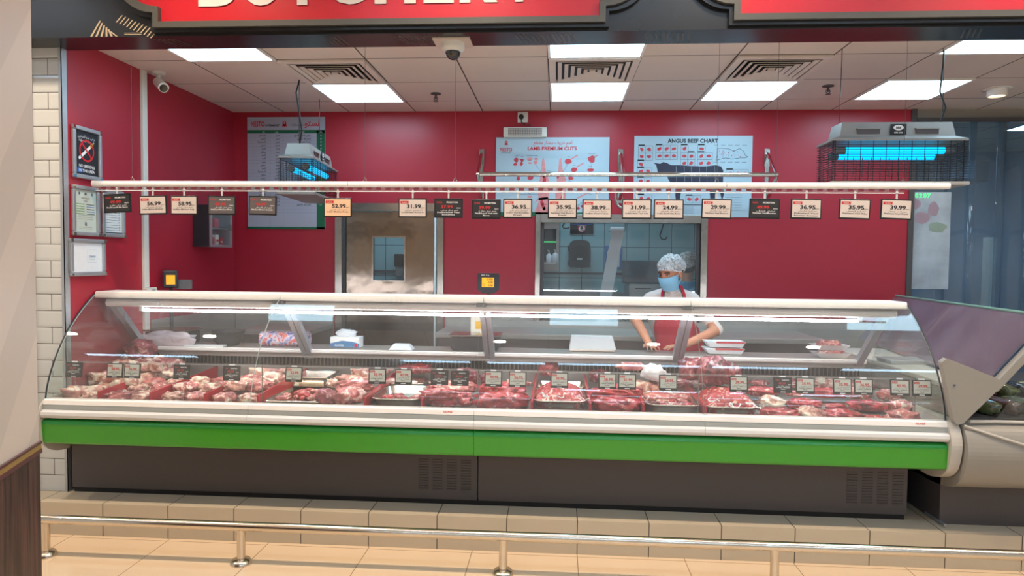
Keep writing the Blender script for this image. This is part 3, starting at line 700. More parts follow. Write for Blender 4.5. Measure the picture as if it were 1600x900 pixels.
for a, b in (((wx0, wz0), (wx0+.045, wz1)), ((wx1-.055, wz0), (wx1, wz1)), ((wx0+.045, wz1-.075), (wx1-.055, wz1)), ((wx0+.045, wz0), (wx1-.055, wz0+.05))): w.box((a[0], YW-.025, a[1]), (b[0], YW+.1, b[1]), 'steel')
for a, b in (((wx0+.045, wz0), (wx0+.075, wz1-.075)), ((wx1-.085, wz0), (wx1-.055, wz1-.075))): w.box((a[0], YW+.03, a[1]), (b[0], YW+.06, b[1]), 'dark_steel')
w = struct(w.build('window_1', bevel=.003), 'steel framed window into the preparation room')
MB().box((wx0+.075, YW+.042, wz0+.05), (wx1-.085, YW+.047, wz1-.075), 'glass').build('window_pane', w)

# ------------------------------------------------------------------ things in the preparation room
YB = 7.75
def bx(px0, py0, px1, py1, Y):
    a, b = at(px0, py0, Y=Y), at(px1, py1, Y=Y); return a.x, b.x, b.z, a.z
x0, x1, z0, z1 = bx(890, 347, 928, 367, YB-.012)
w = MB().box((x0, YB-.012, z0), (x1, YB-.001, z1), 'tag_card').box((x0+.006, YB-.0135, z0+.006), (x1-.006, YB-.012, z1-.006), 'ink')
cx, cz = (x0+x1)/2, z0+.07; c = [(math.cos(k*PI/10), math.sin(k*PI/10)) for k in range(20)]
w.flat([(cx+.045*a, cz+.045*b) for a, b in c], YB-.0145, 'ink_red'); w.flat([(cx+.036*a, cz+.036*b) for a, b in c], YB-.0155, 'ink_white')
w.flat([(cx-.01, cz-.03), (cx, cz-.005), (cx+.012, cz-.03), (cx+.018, cz-.03), (cx+.008, cz+.005), (cx+.018, cz+.0), (cx+.018, cz+.006), (cx+.004, cz+.015), (cx-.008, cz+.015), (cx-.018, cz), (cx-.014, cz-.004), (cx-.006, cz+.005), (cx-.016, cz-.03)], YB-.0165, 'ink')
w.flat([(cx+.009*a, cz+.022+.009*b) for a, b in c], YB-.0165, 'ink'); line(w, cx-.03, cz+.03, cx+.03, cz-.03, YB-.0175, 'ink_red', .003)
w.rect(x0+.02, z1-.028, x1-.02, z1-.02, YB-.0145, 'ink_blue'); w.text('STAFF ONLY', cx, z1-.045, .02, 'ink_white', YB-.0145)
tag(w.build('prohibition_sign', loc=(x0, YB, z0)), 'dark rectangular sign with round prohibition symbol on the blue tiled wall', 'sign')
x0, x1, z0, z1 = bx(889, 375, 922, 418, YB-.11)
t = thing('towel_dispenser', 'black rounded paper towel dispenser on the blue tiled wall', 'dispenser', ((x0+x1)/2, YB, z0))
hw = (x1-x0)/2; h = z1-z0
MB().prism(spline([(-hw, .03), (-hw*.8, 0), (hw*.8, 0), (hw, .03), (hw, h*.7), (hw*.75, h*.95), (0, h), (-hw*.75, h*.95), (-hw, h*.7), (-hw, .03)], 3), -.17, -.001, 'y', 'dark_plastic').build('dispenser_body', t, bevel=.012)
MB().prism([(-hw*.75, h*.25), (hw*.75, h*.25), (hw*.75, h*.72), (0, h*.82), (-hw*.75, h*.72)], -.182, -.17, 'y', 'black').build('front_cover', t, bevel=.004)
MB().box((-.03, -.188, h*.28), (.03, -.182, h*.34), 'paper').build('label_plate', t)
MB().box((-hw-.012, -.12, h*.6), (-hw, -.04, h*.8), 'black').box((-hw-.012, -.12, h*.06), (-hw, -.04, h*.24), 'black').build('side_lever', t, bevel=.003)
# shelf unit with soap
x0, x1, z0, z1 = bx(849, 343, 873, 424, 7.2)
x0 -= .14
t = thing('soap_station', 'tall steel wall cabinet with black niche and white soap bottles behind the window', 'cabinet', ((x0+x1)/2, 7.2, z0)); hw = (x1-x0)/2; h = z1-z0
MB().box((-hw, .02, 0), (hw, .545, h), 'work_steel').build('cabinet_body', t)
MB().box((-hw+.03, .005, h*.2), (hw-.03, .02, h*.82), 'matte_black').build('niche', t)
MB().box((-hw+.03, -.06, h*.14), (hw-.03, .02, h*.17), 'white_plastic').build('drip_shelf', t)
MB().box((-hw+.03, -.002, h*.56), (hw-.03, .008, h*.575), 'green_led').build('trim_line', t)
bp_ = at(862, 415, Y=7.16)
for k, (dx, s, lb) in enumerate(((-.03, 1, 'left white pump soap bottle in the black niche'), (.035, 1.1, 'right white pump soap bottle in the black niche'))):
    t2 = thing('soap_bottle', lb, 'bottle', (bp_.x+dx, 7.165, z0+h*.172), 0, 'soap bottles behind the window')
    MB().lathe([(.026*s, 0), (.028*s, .01), (.028*s, .07*s), (.018*s, .085*s), (.01, .09*s)], 'mask_white').build('bottle_body', t2)
    MB().tube([(0, 0, .09*s), (0, 0, .12*s), (-.01, -.03, .122*s)], .006, 'white_plastic', 8).build('pump', t2)
x0, x1, z0, z1 = bx(617, 397, 631, 433, YB-.06)
t = thing('soap_dispenser', 'small black dispenser seen through the steel door window', 'dispenser', ((x0+x1)/2, YB, z0)); hw = (x1-x0)/2; h = z1-z0
MB().box((-hw, -.1, h*.45), (hw, -.001, h), 'black').build('dispenser_body', t, bevel=.01)
MB().box((-hw*.8, -.09, 0), (hw*.8, -.001, h*.44), 'grey_plastic').build('drip_tray', t, bevel=.008)
# till roll hanging as a long strip
a = at(964, 361, Y=6.7); b = at(945, 470, Y=6.62)
t = thing('paper_roll', 'white label paper roll with its strip hanging down in front of the tiles', 'paper roll', (a.x, 6.7, a.z))
MB().tube([(-.062, 0, 0), (.062, .0, 0)], .042, 'paper', 24).build('roll', t)
pts = [(0, -.043, 0), (-.002, -.045, -.05), (-.03, -.06, -.2), (-.065, -.07, -.4), (b.x-a.x, -.08, b.z-a.z), (b.x-a.x-.02, -.08, b.z-a.z-.25)]
s = MB(); V = [(x-.058, y, z) for x, y, z in pts]+[(x+.058, y, z) for x, y, z in pts]+[(x-.058, y+.0015, z) for x, y, z in pts]+[(x+.058, y+.0015, z) for x, y, z in pts]; n = len(pts)
s.add(V, [(i, n+i, n+i+1, i+1) for i in range(n-1)]+[(2*n+i, 2*n+i+1, 3*n+i+1, 3*n+i) for i in range(n-1)], 'paper', True); s.build('paper_strip', t)
MB().tube([(-.075, 0, 0), (.075, 0, 0), (.085, 0, .03), (.08, .02, .06), (.05, .02, .4)], .005, 'dark_steel', 6).build('hanger', t)
x0, x1, z0, z1 = bx(945, 384, 972, 420, YB-.012)
tag(MB().box((x0, YB-.012, z0), (x1, YB-.001, z1), 'blue_tray').box((x0+.03, YB-.0135, z0+.02), (x1-.03, YB-.012, z1-.06), 'paper').build('notice_board', loc=(x0, YB, z0)), 'blue edged notice on the tiles behind the hanging paper strip', 'notice')
for px_, py_, lb in ((1037, 348, 'dark steel hook hanging to the left of the green glint'), (884, 345, 'dark hook at upper left of the window, beside the sign')):
    a = at(px_, py_, Y=6.9); k = 1 if px_ > 1000 else .45
    tag(MB().tube([(a.x, 6.9, a.z+.25), (a.x, 6.9, a.z), (a.x-.015, 6.9, a.z-.06*k), (a.x-.035, 6.9, a.z-.13*k), (a.x-.015, 6.9, a.z-.165*k), (a.x+.02, 6.9, a.z-.165*k), (a.x+.035, 6.9, a.z-.14*k)], .007, 'dark_plastic', 8).build('hanging_hook', loc=(a.x, 6.9, a.z)), lb, 'hook', 'hooks in the preparation room')
# steel machine and bench in the back room
x0, x1, z0, z1 = bx(980, 402, 1056, 440, 6.9)
t = thing('food_machine', 'grey steel food processing machine behind the masked worker', 'machine', ((x0+x1)/2-.03, 7.2, z0-.25)); hw = (x1-x0)/2-.03
MB().prism([(-.2, .22), (.25, .22), (.25, .22+z1-z0), (-.02, .22+z1-z0), (-.2, .3)], -hw, hw, 'x', 'dark_steel').build('machine_hood', t, bevel=.015)
MB().box((-hw+.03, -.22, 0), (hw+.05, .28, .22), 'work_steel').build('machine_base', t, bevel=.01)
MB().box((-.12, -.225, .17), (.04, -.22, .178), 'black').build('handle', t)
t = thing('prep_bench', 'long steel bench along the blue tiled wall of the back room', 'bench', (0, 7.35, ZP)); bz = z0-.25-ZP-.001
MB().box((-1.6, -.33, bz-.04), (1.75, .38, bz), 'work_steel').build('bench_top', t, bevel=.004)
MB().box((-1.6, .36, bz), (1.75, .38, bz+.1), 'work_steel').build('splashback', t)
for x in (-1.55, -.5, .6, 1.7): MB().box((x-.02, -.3, 0), (x+.02, -.26, bz-.04), 'work_steel').build('leg', t)
for z in (.25, .5): MB().box((-1.55, -.28, z), (1.7, .35, z+.02), 'work_steel').build('undershelf', t)
z = at(900, 427, Y=YB).z
struct(MB().box((-2.5, YB-.02, z-.012), (.75, YB-.001, z+.012), 'dark_steel').build('trim_7'), 'dark rail across the back room tiles')

# ------------------------------------------------------------------ work benches on the red wall, behind the counter
def bench(x0, x1, label):
    t = thing('work_bench', label, 'bench', ((x0+x1)/2, 5.72, ZP), 0, 'steel work benches along the red wall'); hw = (x1-x0)/2
    MB().box((-hw, -.3, .80), (hw, .31, .84), 'work_steel').build('bench_top', t, bevel=.004)
    MB().box((-hw, .295, .84), (hw, .31, .90), 'work_steel').build('splashback', t)
    MB().box((-hw+.02, -.27, .12), (hw-.02, .29, .80), 'dark_steel').build('cupboard', t)
    for x in (-hw+.05, hw-.05): MB().box((x-.03, -.25, 0), (x+.03, -.19, .12), 'steel').build('leg', t)
bench(-2.62, -2.02, 'short steel work bench left of the steel door')
bench(-.98, 1.2, 'long steel work bench between the steel door and the right wall part')
bench(1.22, 2.08, 'right steel work bench against the red wall by the curtain')

# ------------------------------------------------------------------ left wall things
def wall_frame(y0, y1, z0, z1, label, draw, cat='framed notice', grp='silver snap frames on the left red wall', name='framed_notice'):
    """snap frame on the side wall: local x runs away from the camera along the wall"""
    wd, h = y1-y0, z1-z0
    t = thing(name, label, cat, (XL, (y0+y1)/2, z0), PI/2, grp)      # local -y faces +X into the shop
    fr = MB(); b = .026
    for a, c in (((-wd/2, 0), (wd/2, b)), ((-wd/2, h-b), (wd/2, h)), ((-wd/2, b), (-wd/2+b, h-b)), ((wd/2-b, b), (wd/2, h-b))): fr.box((a[0], -.022, a[1]), (c[0], -.001, c[1]), 'aluminium')
    fr.build('snap_frame', t, bevel=.006)
    for sx in (-1, 1):
        for zz in (0, h): 
            cn = MB(); xx = sx*wd/2
            cn.box((min(xx, xx-sx*.02)-.001, -.0235, min(zz, zz+(.02 if zz == 0 else -.02))), (max(xx, xx-sx*.02)+.001, -.021, max(zz, zz+(.02 if zz == 0 else -.02))), 'chrome').build('corner_cap', t)
    c = MB(); draw(c, wd-2*b, h-2*b, b); c.build('insert', t)
def d_smoke(c, wd, h, b):
    y = -.0095; c.box((-wd/2, -.009, b), (wd/2, -.003, b+h), 'ink')
    c.text('يرجى عدم التدخين', 0, b+h-.04, .022, 'ink_white', y); c.text('في هذه المنطقة', 0, b+h-.065, .022, 'ink_white', y)
    o = b+h*.56; C = [(math.cos(k*PI/14), math.sin(k*PI/14)) for k in range(28)]
    for i in range(28):
        j = (i+1) % 28; c.flat([(.068*C[i][0], o+.068*C[i][1]), (.068*C[j][0], o+.068*C[j][1]), (.057*C[j][0], o+.057*C[j][1]), (.057*C[i][0], o+.057*C[i][1])][::-1], y-.0005, 'ink_red')
    line(c, -.072, o-.055, .03, o+.028, y-.0005, 'ink_white', .009); line(c, .03, o+.028, .058, o+.05, y-.0005, 'ink_orange', .009); line(c, -.045, o+.045, .045, o-.045, y-.001, 'ink_red', .006)
    c.text('NO SMOKING', 0, b+.045, .026, 'ink_white', y, width=.14, bold=.02); c.text('IN THE AREA', 0, b+.018, .024, 'ink_white', y, width=.14, bold=.02)
    c.rect(-.085, b+.012, -.04, b+.04, y+.0003, 'ink_blue')
def d_cert(c, wd, h, b):
    y = -.0095; c.box((-wd/2, -.009, b), (wd/2, -.003, b+h), 'cert_paper')
    for k, x in enumerate((-.055, .0, .06)): blob(c, x, b+h-.022, .008+.003*(k == 1), .01, 'ink_grey', y, 10)
    c.text('CERTIFICATE', .0, b+h-.055, .013, 'ink', y); c.text('شهادة', 0, b+h-.07, .014, 'ink', y)
    for k in range(5): c.rect(-wd*.45, b+h*.42+k*.015, -.01, b+h*.42+k*.015+.004, y, 'ink_green'); c.rect(.008, b+h*.42+k*.015, wd*.42, b+h*.42+k*.015+.004, y, 'ink_blue' if k % 2 else 'ink')
    for k in range(3): c.rect(-wd*.35, b+h*.30+k*.012, wd*.35, b+h*.30+k*.012+.0015, y, 'ink_grey')
    blob(c, .0, b+h*.19, .011, .014, 'ink_grey', y, 10)
    for k in range(2): c.rect(-wd*.3, b+h*.07+k*.01, wd*.3, b+h*.07+k*.01+.0015, y, 'ink_grey')
def d_list(c, wd, h, b):
    y = -.0095; c.box((-wd/2, -.009, b), (wd/2, -.003, b+h), 'paper'); c.rect(-wd/2, b, -wd/2+.008, b+h, y, 'ink_blue'); c.rect(-wd/2, b+.002, wd/2, b+.008, y, 'ink')
    for k in range(14):
        z = b+.02+k*.0165; c.rect(-wd*.42, z, wd*.25, z+.002, y, 'ink'); c.text('0.5', wd*.36, z, .014, 'ink', y, bold=.03)
def d_code(c, wd, h, b):
    y = -.0095; c.box((-wd/2, -.009, b), (wd/2, -.003, b+h), 'mask_white')
    c.text('SCAN FOR MENU', .045, b+h*.52, .012, 'ink_blue', y, width=.06)
    for q in ((-.002, b+.06, .085, b+.06), (-.002, b+.14, .085, b+.14), (.085, b+.06, .085, b+.14), (-.002, b+.06, -.002, b+.14)): line(c, *q, y, 'board', .0008)
    for k in range(3): c.rect(.01, b+.075+.012*k, .07, b+.077+.012*k, y, 'board')
wall_frame(3.965, 4.225, 2.098, 2.418, 'dark no smoking notice in a silver frame, topmost on the left wall', d_smoke)
wall_frame(3.955, 4.20, 1.745, 2.055, 'pale certificate in a silver frame with green and blue lines', d_cert)
wall_frame(4.225, 4.455, 1.745, 2.055, 'list of rows in a silver frame beside the pale certificate', d_list)
wall_frame(3.93, 4.25, 1.496, 1.727, 'wide white notice in a silver frame, lowest on the left wall', d_code)
w = MB().box((XL, 4.66, 1.0), (XL+.022, 4.715, ZC-.001), 'white_plastic')
tag(w.build('cable_conduit', loc=(XL, 4.69, 1.0), bevel=.003), 'white vertical cable conduit on the left red wall', 'conduit')
p = at(229, 448, X=XL)
t = thing('wall_switch', 'white socket box at the foot of the white conduit', 'socket', (XL+.012, 4.69, p.z-.05))
MB().box((.011, -.06, 0), (.045, .06, .045), 'white_plastic').build('socket_plate', t, bevel=.004); MB().box((.045, -.01, .014), (.047, .03, .03), 'ink_grey').build('switch_button', t)
# first aid cupboard
z0, z1 = 1.706, 2.045
t = thing('first_aid_cabinet', 'small wall cabinet with glass door and red and white packs near the corner', 'cabinet', (XL, 5.52, z0)); h = z1-z0; L_ = .36; dp = .14
c = MB().box((.001, -L_/2, 0), (dp, -L_/2+.012, h), 'dark_plastic').box((.001, L_/2-.012, 0), (dp, L_/2, h), 'aluminium').box((.001, -L_/2+.012, 0), (dp, L_/2-.012, .012), 'aluminium').box((.001, -L_/2+.012, h-.012), (dp, L_/2-.012, h), 'aluminium').box((.001, -L_/2+.012, .012), (.008, L_/2-.012, h-.012), 'grey_plastic')
c.box((.008, -L_/2+.012, h*.45), (dp-.02, L_/2-.012, h*.47), 'aluminium'); c.build('cabinet_body', t)
g = MB()
for a, b in (((-L_/2, 0), (L_/2, .02)), ((-L_/2, h-.02), (L_/2, h)), ((-L_/2, .02), (-L_/2+.022, h-.02)), ((L_/2-.022, .02), (L_/2, h-.02))): g.box((dp, a[0], a[1]), (dp+.014, b[0], b[1]), 'aluminium')
g = g.build('door', t); MB().box((dp+.004, -L_/2+.022, .02), (dp+.007, L_/2-.022, h-.02), 'glass').build('door_pane', g); MB().box((dp+.014, L_/2-.05, h*.42), (dp+.024, L_/2-.03, h*.58), 'grey_plastic').build('door_handle', g)
for k, (yy, zz, hh, ww, m1) in enumerate(((-.11, .013, .12, .035, 'white_plastic'), (-.04, .013, .07, .05, 'cut_red'), (.03, .013, .09, .05, 'white_plastic'), (.10, .013, .07, .045, 'red_panel'), (-.08, h*.47+.001, .10, .05, 'board_grey'), (.02, h*.47+.001, .08, .07, 'cut_red'))):
    lb = ('white bottle with red label at left inside the wall cabinet', 'red pack on the lower shelf of the wall cabinet', 'white pack on the lower shelf of the wall cabinet', 'rightmost red pack on the lower shelf of the wall cabinet', 'grey pack on the upper shelf of the wall cabinet', 'red pack on the upper shelf of the wall cabinet')[k]
    o = MB().box((-.03, -ww/2, 0), (.03, ww/2, hh), m1).box((-.028, -ww/2+.002, hh*.35), (.0305, ww/2-.002, hh*.6), 'red_panel' if m1 != 'red_panel' else 'white_plastic').build('first_aid_pack', bevel=.004)
    o.location = (XL+.07, 5.52+yy, z0+zz); tag(o, lb, 'pack', 'packs in the wall cabinet')

# ------------------------------------------------------------------ insect killers
def insect_killer(loc, rz, label, L_=.80, D=.26, cs_=-1):
    t = thing('insect_killer', label, 'insect killer', loc, rz, 'hanging insect killers')      # origin: top centre of the hood
    hl, hd = L_/2-.07, D/2-.05; H1, H2, HB = .085, .105, .36
    V = [(-hl, -hd, 0), (hl, -hd, 0), (hl, hd, 0), (-hl, hd, 0), (-hl-.015, -hd-.015, -H1), (hl+.015, -hd-.015, -H1), (hl+.015, hd+.015, -H1), (-hl-.015, hd+.015, -H1), (-L_/2, -D/2, -H2), (L_/2, -D/2, -H2), (L_/2, D/2, -H2), (-L_/2, D/2, -H2), (-L_/2, -D/2, -H2-.012), (L_/2, -D/2, -H2-.012), (L_/2, D/2, -H2-.012), (-L_/2, D/2, -H2-.012)]
    h = MB().add(V, [(0, 1, 2, 3)[::-1][::-1]]+[(a+i, a+(i+1) % 4, a+4+(i+1) % 4, a+4+i)[::-1] for a in (0, 4, 8) for i in range(4)]+[(12, 13, 14, 15)[::-1]], 'killer_grey')
    h.build('hood', t)
    for s in (-1, 1):
        for yy in (-1, 1):
            MB().box((s*.17-.07, yy*(hd+.014)-.008, -.045), (s*.17+.07, yy*(hd+.014)+.008, -.038), 'killer_grey').box((s*.17-.066, yy*(hd+.012)-.004, -.072), (s*.17+.066, yy*(hd+.012)+.004, -.045), 'dark_steel').build('vent_slot', t)
    for yy in (-1, 1):
        M = Matrix.Translation((0, yy*(hd+.019), -.045)) @ (Matrix.Rotation(0 if yy < 0 else PI, 4, 'Z'))
        lb = MB().box((-.046, -.003, -.034), (.046, 0, .03), 'ink', M)
        lb.flat([(.03*math.cos(k*PI/10), .008+.016*math.sin(k*PI/10)) for k in range(20)], -.0036, 'ink_white', M)
        lb.text('BBE', 0, .0015, .018, 'ink', -.0042, bold=.03, M=M); lb.text('CRE-CRE', 0, -.026, .013, 'ink_white', -.0036, bold=.02, M=M); lb.build('label_plate', t)
    for yy, zz in ((-.055, -.165), (.055, -.185)):
        MB().tube([(-L_/2+.10, yy, zz), (L_/2-.10, yy, zz)], .021, 'uv', 16).build('uv_tube', t)
        MB().tube([(-L_/2+.05, yy, zz), (-L_/2+.10, yy, zz)], .024, 'grey_plastic', 12).build('tube_holder', t)
        MB().tube([(L_/2-.10, yy, zz), (L_/2-.05, yy, zz)], .024, 'grey_plastic', 12).build('tube_holder', t)
    c = MB(); r = .0016; zb = -HB
    def wire(a, b): c.box((min(a[0], b[0])-r, min(a[1], b[1])-r, min(a[2], b[2])-r), (max(a[0], b[0])+r, max(a[1], b[1])+r, max(a[2], b[2])+r), 'black')
    for yy in (-D/2+.012, D/2-.012):
        for i in range(11): x = -L_/2+.02+i*(L_-.04)/10; wire((x, yy, -H2), (x, yy, zb))
        for k in range(17): z = -H2-.02-k*.0145; wire((-L_/2, yy, z), (L_/2, yy, z))
    for x in (-L_/2+.012, L_/2-.012):
        for i in range(4): y_ = -D/2+.02+i*(D-.04)/3; wire((x, y_, -H2), (x, y_, zb))
        for k in range(17): z = -H2-.02-k*.0145; wire((x, -D/2, z), (x, D/2, z))
    c.build('wire_cage', t)
    g = MB()
    for i in range(13): x = -L_/2+.07+i*(L_-.14)/12; g.box((x-r, -.002, -.32), (x+r, .002, -.20), 'dark_steel')
    for k in range(6): z = -.21-k*.02; g.box((-L_/2+.06, -.0015, z), (L_/2-.06, .0015, z+.002), 'dark_steel')
    g.build('shock_grid', t)
    MB().box((-L_/2-.01, -D/2-.01, -HB-.022), (L_/2+.01, D/2+.01, -HB), 'killer_grey').build('catch_tray', t, bevel=.004)
    top = ZC-loc[2]
    for s in (-1, 1):
        x = s*.30
        MB().tube([(x, 0, 0), (x*1.02, 0, .05), (x, 0, top)], .0025, 'black', 6).build('suspension_cable', t)
    MB().tube([(cs_*.29, 0, -.0), (cs_*.31, -.02, .1), (cs_*.285, .0, .2), (cs_*.31, .02, top*.8), (cs_*.30, 0, top)], .006, 'black', 6).build('power_cord', t)
    return t
a = at(1394, 195, Y=4.36)
insect_killer((a.x-.01, 4.36, a.z), 0, 'grey insect killer with glowing blue tubes hanging at right, facing front', .78, cs_=1)
a = at(455, 220, Y=4.9)
insect_killer((-1.955, 5.28, a.z-.01), PI/2+.10, 'grey insect killer seen end on, hanging before the price list board', .80)

# ------------------------------------------------------------------ hanging price rail
YR = 4.1
a, b = at(145, 286, Y=YR), at(1483, 291.5, Y=YR); za = (a.z+b.z)/2
t = thing('price_tag_rail', 'long white rail hanging across the counter with price tags clipped below', 'rail', (0, YR, za))
r = MB()
for s0, s1 in ((a.x, -1.28), (-1.277, .98), (.983, b.x)):
    r.prism(spline([(-.012, .016), (-.018, 0), (-.012, -.016), (.012, -.016), (.012, .016), (-.012, .016)], 3), s0, s1, 'x', 'white_paint', smooth=True)
r.build('rail_profile', t)
s = MB().box((a.x+.02, -.001, -.042), (b.x-.25, .001, -.016), 'clear_plastic'); s.build('clear_strip', t)
d = MB(); x = a.x+.06
while x < b.x-.25: d.box((x, -.0022, -.034), (x+.03, -.0012, -.020), 'strip_mark'); x += .058
d.box((a.x+.02, -.003, -.045), (b.x-.25, .003, -.041), 'mask_white'); d.build('strip_edge', t)
d.mats
for px_ in (207, 570, 711, 1120, 1212, 1411):
    q = at(px_, 283, Y=YR); MB().tube([(q.x, 0, .016), (q.x, 0, ZC-za)], .0012, 'dark_steel', 5).tube([(q.x-.012, 0, .016), (q.x, 0, .045), (q.x+.012, 0, .016)], .0018, 'steel', 5).build('suspension_wire', t)
def tag_text(c, price, style, en, ar, w, h, y, red=False):
    dark = style in ('dark', 'grey'); ink = 'ink_white' if dark else 'ink'
    if dark:
        c.text('PL/KG', -w*.34, h*.30, h*.13, 'tag_red', y, bold=.03, width=w*.20); c.text('PROMOTION', w*.14, h*.30, h*.13, 'ink_white', y, bold=.02, width=w*.42)
        c.text(price, -w*.06, h*.0, h*.24, 'tag_red', y, bold=.03, width=w*.44)
    else:
        c.rect(-w*.47, h*.26, -w*.15, h*.42, y, 'tag_red'); c.text('PL/KG', -w*.31, h*.29, h*.11, 'tag_card', y-.0004, bold=.02)
        c.text(price, w*.05, -h*.01, h*.31, 'tag_red' if red else 'ink', y, bold=.035, width=w*.54)
    c.text('AED/KG', w*.38, -h*.02, h*.07, ink, y, bold=.02)
    c.text(ar, w*.04, -h*.16, h*.12, ink, y, width=w*.66); 
    for k, l in enumerate(en.split('/')): c.text(l, 0, -h*(.29+.13*k), h*.105, ink, y, bold=.02, width=min(w*.84, w*.06*len(l)))
def price_tag(px_, price, style, en, ar, label, dz=0, rot=0, roll=0):
    q = at(px_, 311, Y=YR); zt = za-.083+dz; wd, h = .174, .118
    t = thing('price_tag', label, 'price tag', (q.x, YR, zt), rot, 'price tags hanging from the white rail')
    M = Matrix.Rotation(roll, 4, 'Y')
    MB().box((-wd/2, -.005, -h), (wd/2, .004, 0), 'tag_black', M).build('tag_frame', t, bevel=.002)
    c = MB().box((-wd/2+.007, -.0062, -h+.009), (wd/2-.007, -.005, -.008), {'dark': 'tag_dark', 'grey': 'tag_grey', 'warm': 'tag_card_orange_lit'}.get(style, 'tag_card'), M)
    c2 = MB(); tag_text(c2, price, style, en, ar, wd-.014, h-.017, -.0068)
    c.mats += [m for m in c2.mats if m not in c.mats]
    off = len(c.v)
    for p_ in c2.v: c.v.append(M @ (p_+Vector((0, 0, -h/2))))
    for f, mi, sm in zip(c2.f, c2.m, c2.sm): c.f.append([i+off for i in f]); c.m.append(c.mats.index(c2.mats[mi])); c.sm.append(sm)
    c.build('tag_card', t)
    MB().box((-.005, -.003, 0), (.005, .003, .05), 'clear_clip').lathe([(.008, -.004), (.010, 0), (.008, .004)], 'clear_clip', (0, 0, .036)).build('clip', t, bevel=.001)
TG = [(183, '49.99', 'dark', 'Fresh Lamb Rib Bone', 'لحم ضان طازج', 'leftmost black promotion tag reading 49.99 on the white rail', .02, -.05),
 (239, '56.99', 'card', 'Indian Mutton Shoulder', 'لحم ضان هندي كتف', 'price tag reading 56.99 on the white rail', .01, -.03),
 (288, '58.95', 'card', 'Indian Mutton Leg', 'لحم ضان هندي', 'price tag reading 58.95 on the white rail', .01, 0),
 (347, '49.99', 'grey', 'Pakistani Mutton Fresh', 'لحم ضان باكستاني', 'grey promotion tag reading 49.99 in front of the wall cabinet', .01, .0),
 (411, '46.99', 'grey', 'Pakistani Mutton Shoulder', 'لحم ضان باكستاني', 'grey promotion tag reading 46.99 in front of the price list', .01, .02),
 (528, '52.99', 'warm', 'Indian Mutton Fresh', 'لحم ضان هندي', 'orange tinted price tag reading 52.99 on the white rail', 0, 0),
 (645, '31.99', 'card', 'Local Beef Bone in', 'لحم بقر محلي', 'price tag reading 31.99 in front of the steel door', 0, 0),
 (701, '37.99', 'dark', 'Fresh Local Veal/Boneless', 'لحم عجل محلي', 'black promotion tag reading 37.99 at the right edge of the steel door', 0, 0),
 (760, '39.99', 'dark', 'Fresh Local Veal with/Bone', 'لحم عجل طازج', 'black promotion tag reading 39.99 left of the lamb chart', -.004, 0),
 (809, '36.95', 'card', 'Indian Veal Boneless/Fresh', 'لحم عجل هندي طازج', 'price tag reading 36.95 over the left edge of the lamb chart', 0, 0),
 (879, '35.95', 'card', 'Pakistani Veal Bone in/Fresh', 'لحم عجل باكستاني', 'price tag reading 35.95 in front of the lamb chart', 0, 0),
 (933, '38.99', 'card', 'Indian Veal Cubes', 'مكعبات لحم عجل', 'price tag reading 38.99 at the right of the lamb chart', -.002, 0),
 (995, '31.99', 'card', 'Indian Beef Top side', 'لحم بقر هندي', 'price tag reading 31.99 at the left edge of the beef chart', 0, 0),
 (1045, '24.99', 'card', 'Indian Beef with Bone', 'لحم بقر بالعظم', 'price tag reading 24.99 on the white rail', 0, 0),
 (1120, '29.99', 'card', 'Pakistani Veal Bone in', 'لحم عجل باكستاني', 'price tag reading 29.99 on the white rail', .004, .02),
 (1195, '49.99', 'dark', 'Pakistani Veal Boneless', 'لحم عجل', 'rightmost black promotion tag reading 49.99 on the white rail', .006, .02),
 (1260, '36.95', 'card', 'Pakistani Veal/Boneless Boneless', 'لحم العجل الباكستاني', 'price tag reading 36.95, third from the right end of the white rail', .006, .02),
 (1336, '35.95', 'card', 'Pakistani Veal Ribs', 'اضلاع العجل', 'price tag reading 35.95, second from the right end of the white rail', .006, .03),
 (1401, '39.99', 'card', 'Pakistani Veal Shank', 'موزات عجل', 'price tag reading 39.99 at the right end of the white rail', .006, .03)]
for k, g in enumerate(TG): price_tag(*g[:6], dz=g[6], roll=g[7], rot=random.uniform(-.04, .04))

# ------------------------------------------------------------------ refrigerated serve-over counter
CX0, CX1 = -2.94, 2.055
SEAM = [-1.728, -.450, .800]
ct = thing('display_counter', 'long refrigerated meat counter with curved glass front and green bumper', 'display counter', (0, 4.3, ZP))
O = Vector((0, 4.3, ZP))
def cpart(w, name, parent=ct, bevel=0): 
    o = w.build(name, None, O, bevel); o.location = (0, 0, 0); o.parent = parent; return o
for x0, x1, n in ((-2.925, -.452, 'a'), (-.446, 1.965, 'b')):
    p_ = cpart(MB().box((x0, 3.9, .218), (x1, 3.93, .57), 'base_panel'), 'base_panel', bevel=.003)
    lx_ = x1-.345 if n == 'a' else x1-.33
    l = MB()
    for i in range(4):
        for k in range(12):
            xx = lx_+i*.083; zz = .275+k*.0155
            l.add([(xx, 3.8995, zz), (xx+.058, 3.8995, zz), (xx+.058, 3.8965, zz+.008), (xx, 3.8965, zz+.008), (xx, 3.8995, zz+.0095), (xx+.058, 3.8995, zz+.0095)], [(0, 1, 2, 3), (3, 2, 5, 4)], 'base_panel')
    cpart(l, 'louvre_panel', p_)
    sc = MB()
    for xx in (x0+.02, x1-.02): sc.tube([(xx, 3.9, .53), (xx, 3.896, .53)], .006, 'black', 8)
    cpart(sc, 'screw', p_)
cpart(MB().box((-2.915, 3.906, ZP), (1.955, 3.93, .217), 'matte_black'), 'kick_strip')
cpart(MB().box((-2.925, 3.93, ZP), (1.965, 4.95, .60), 'dark_steel'), 'base_body')
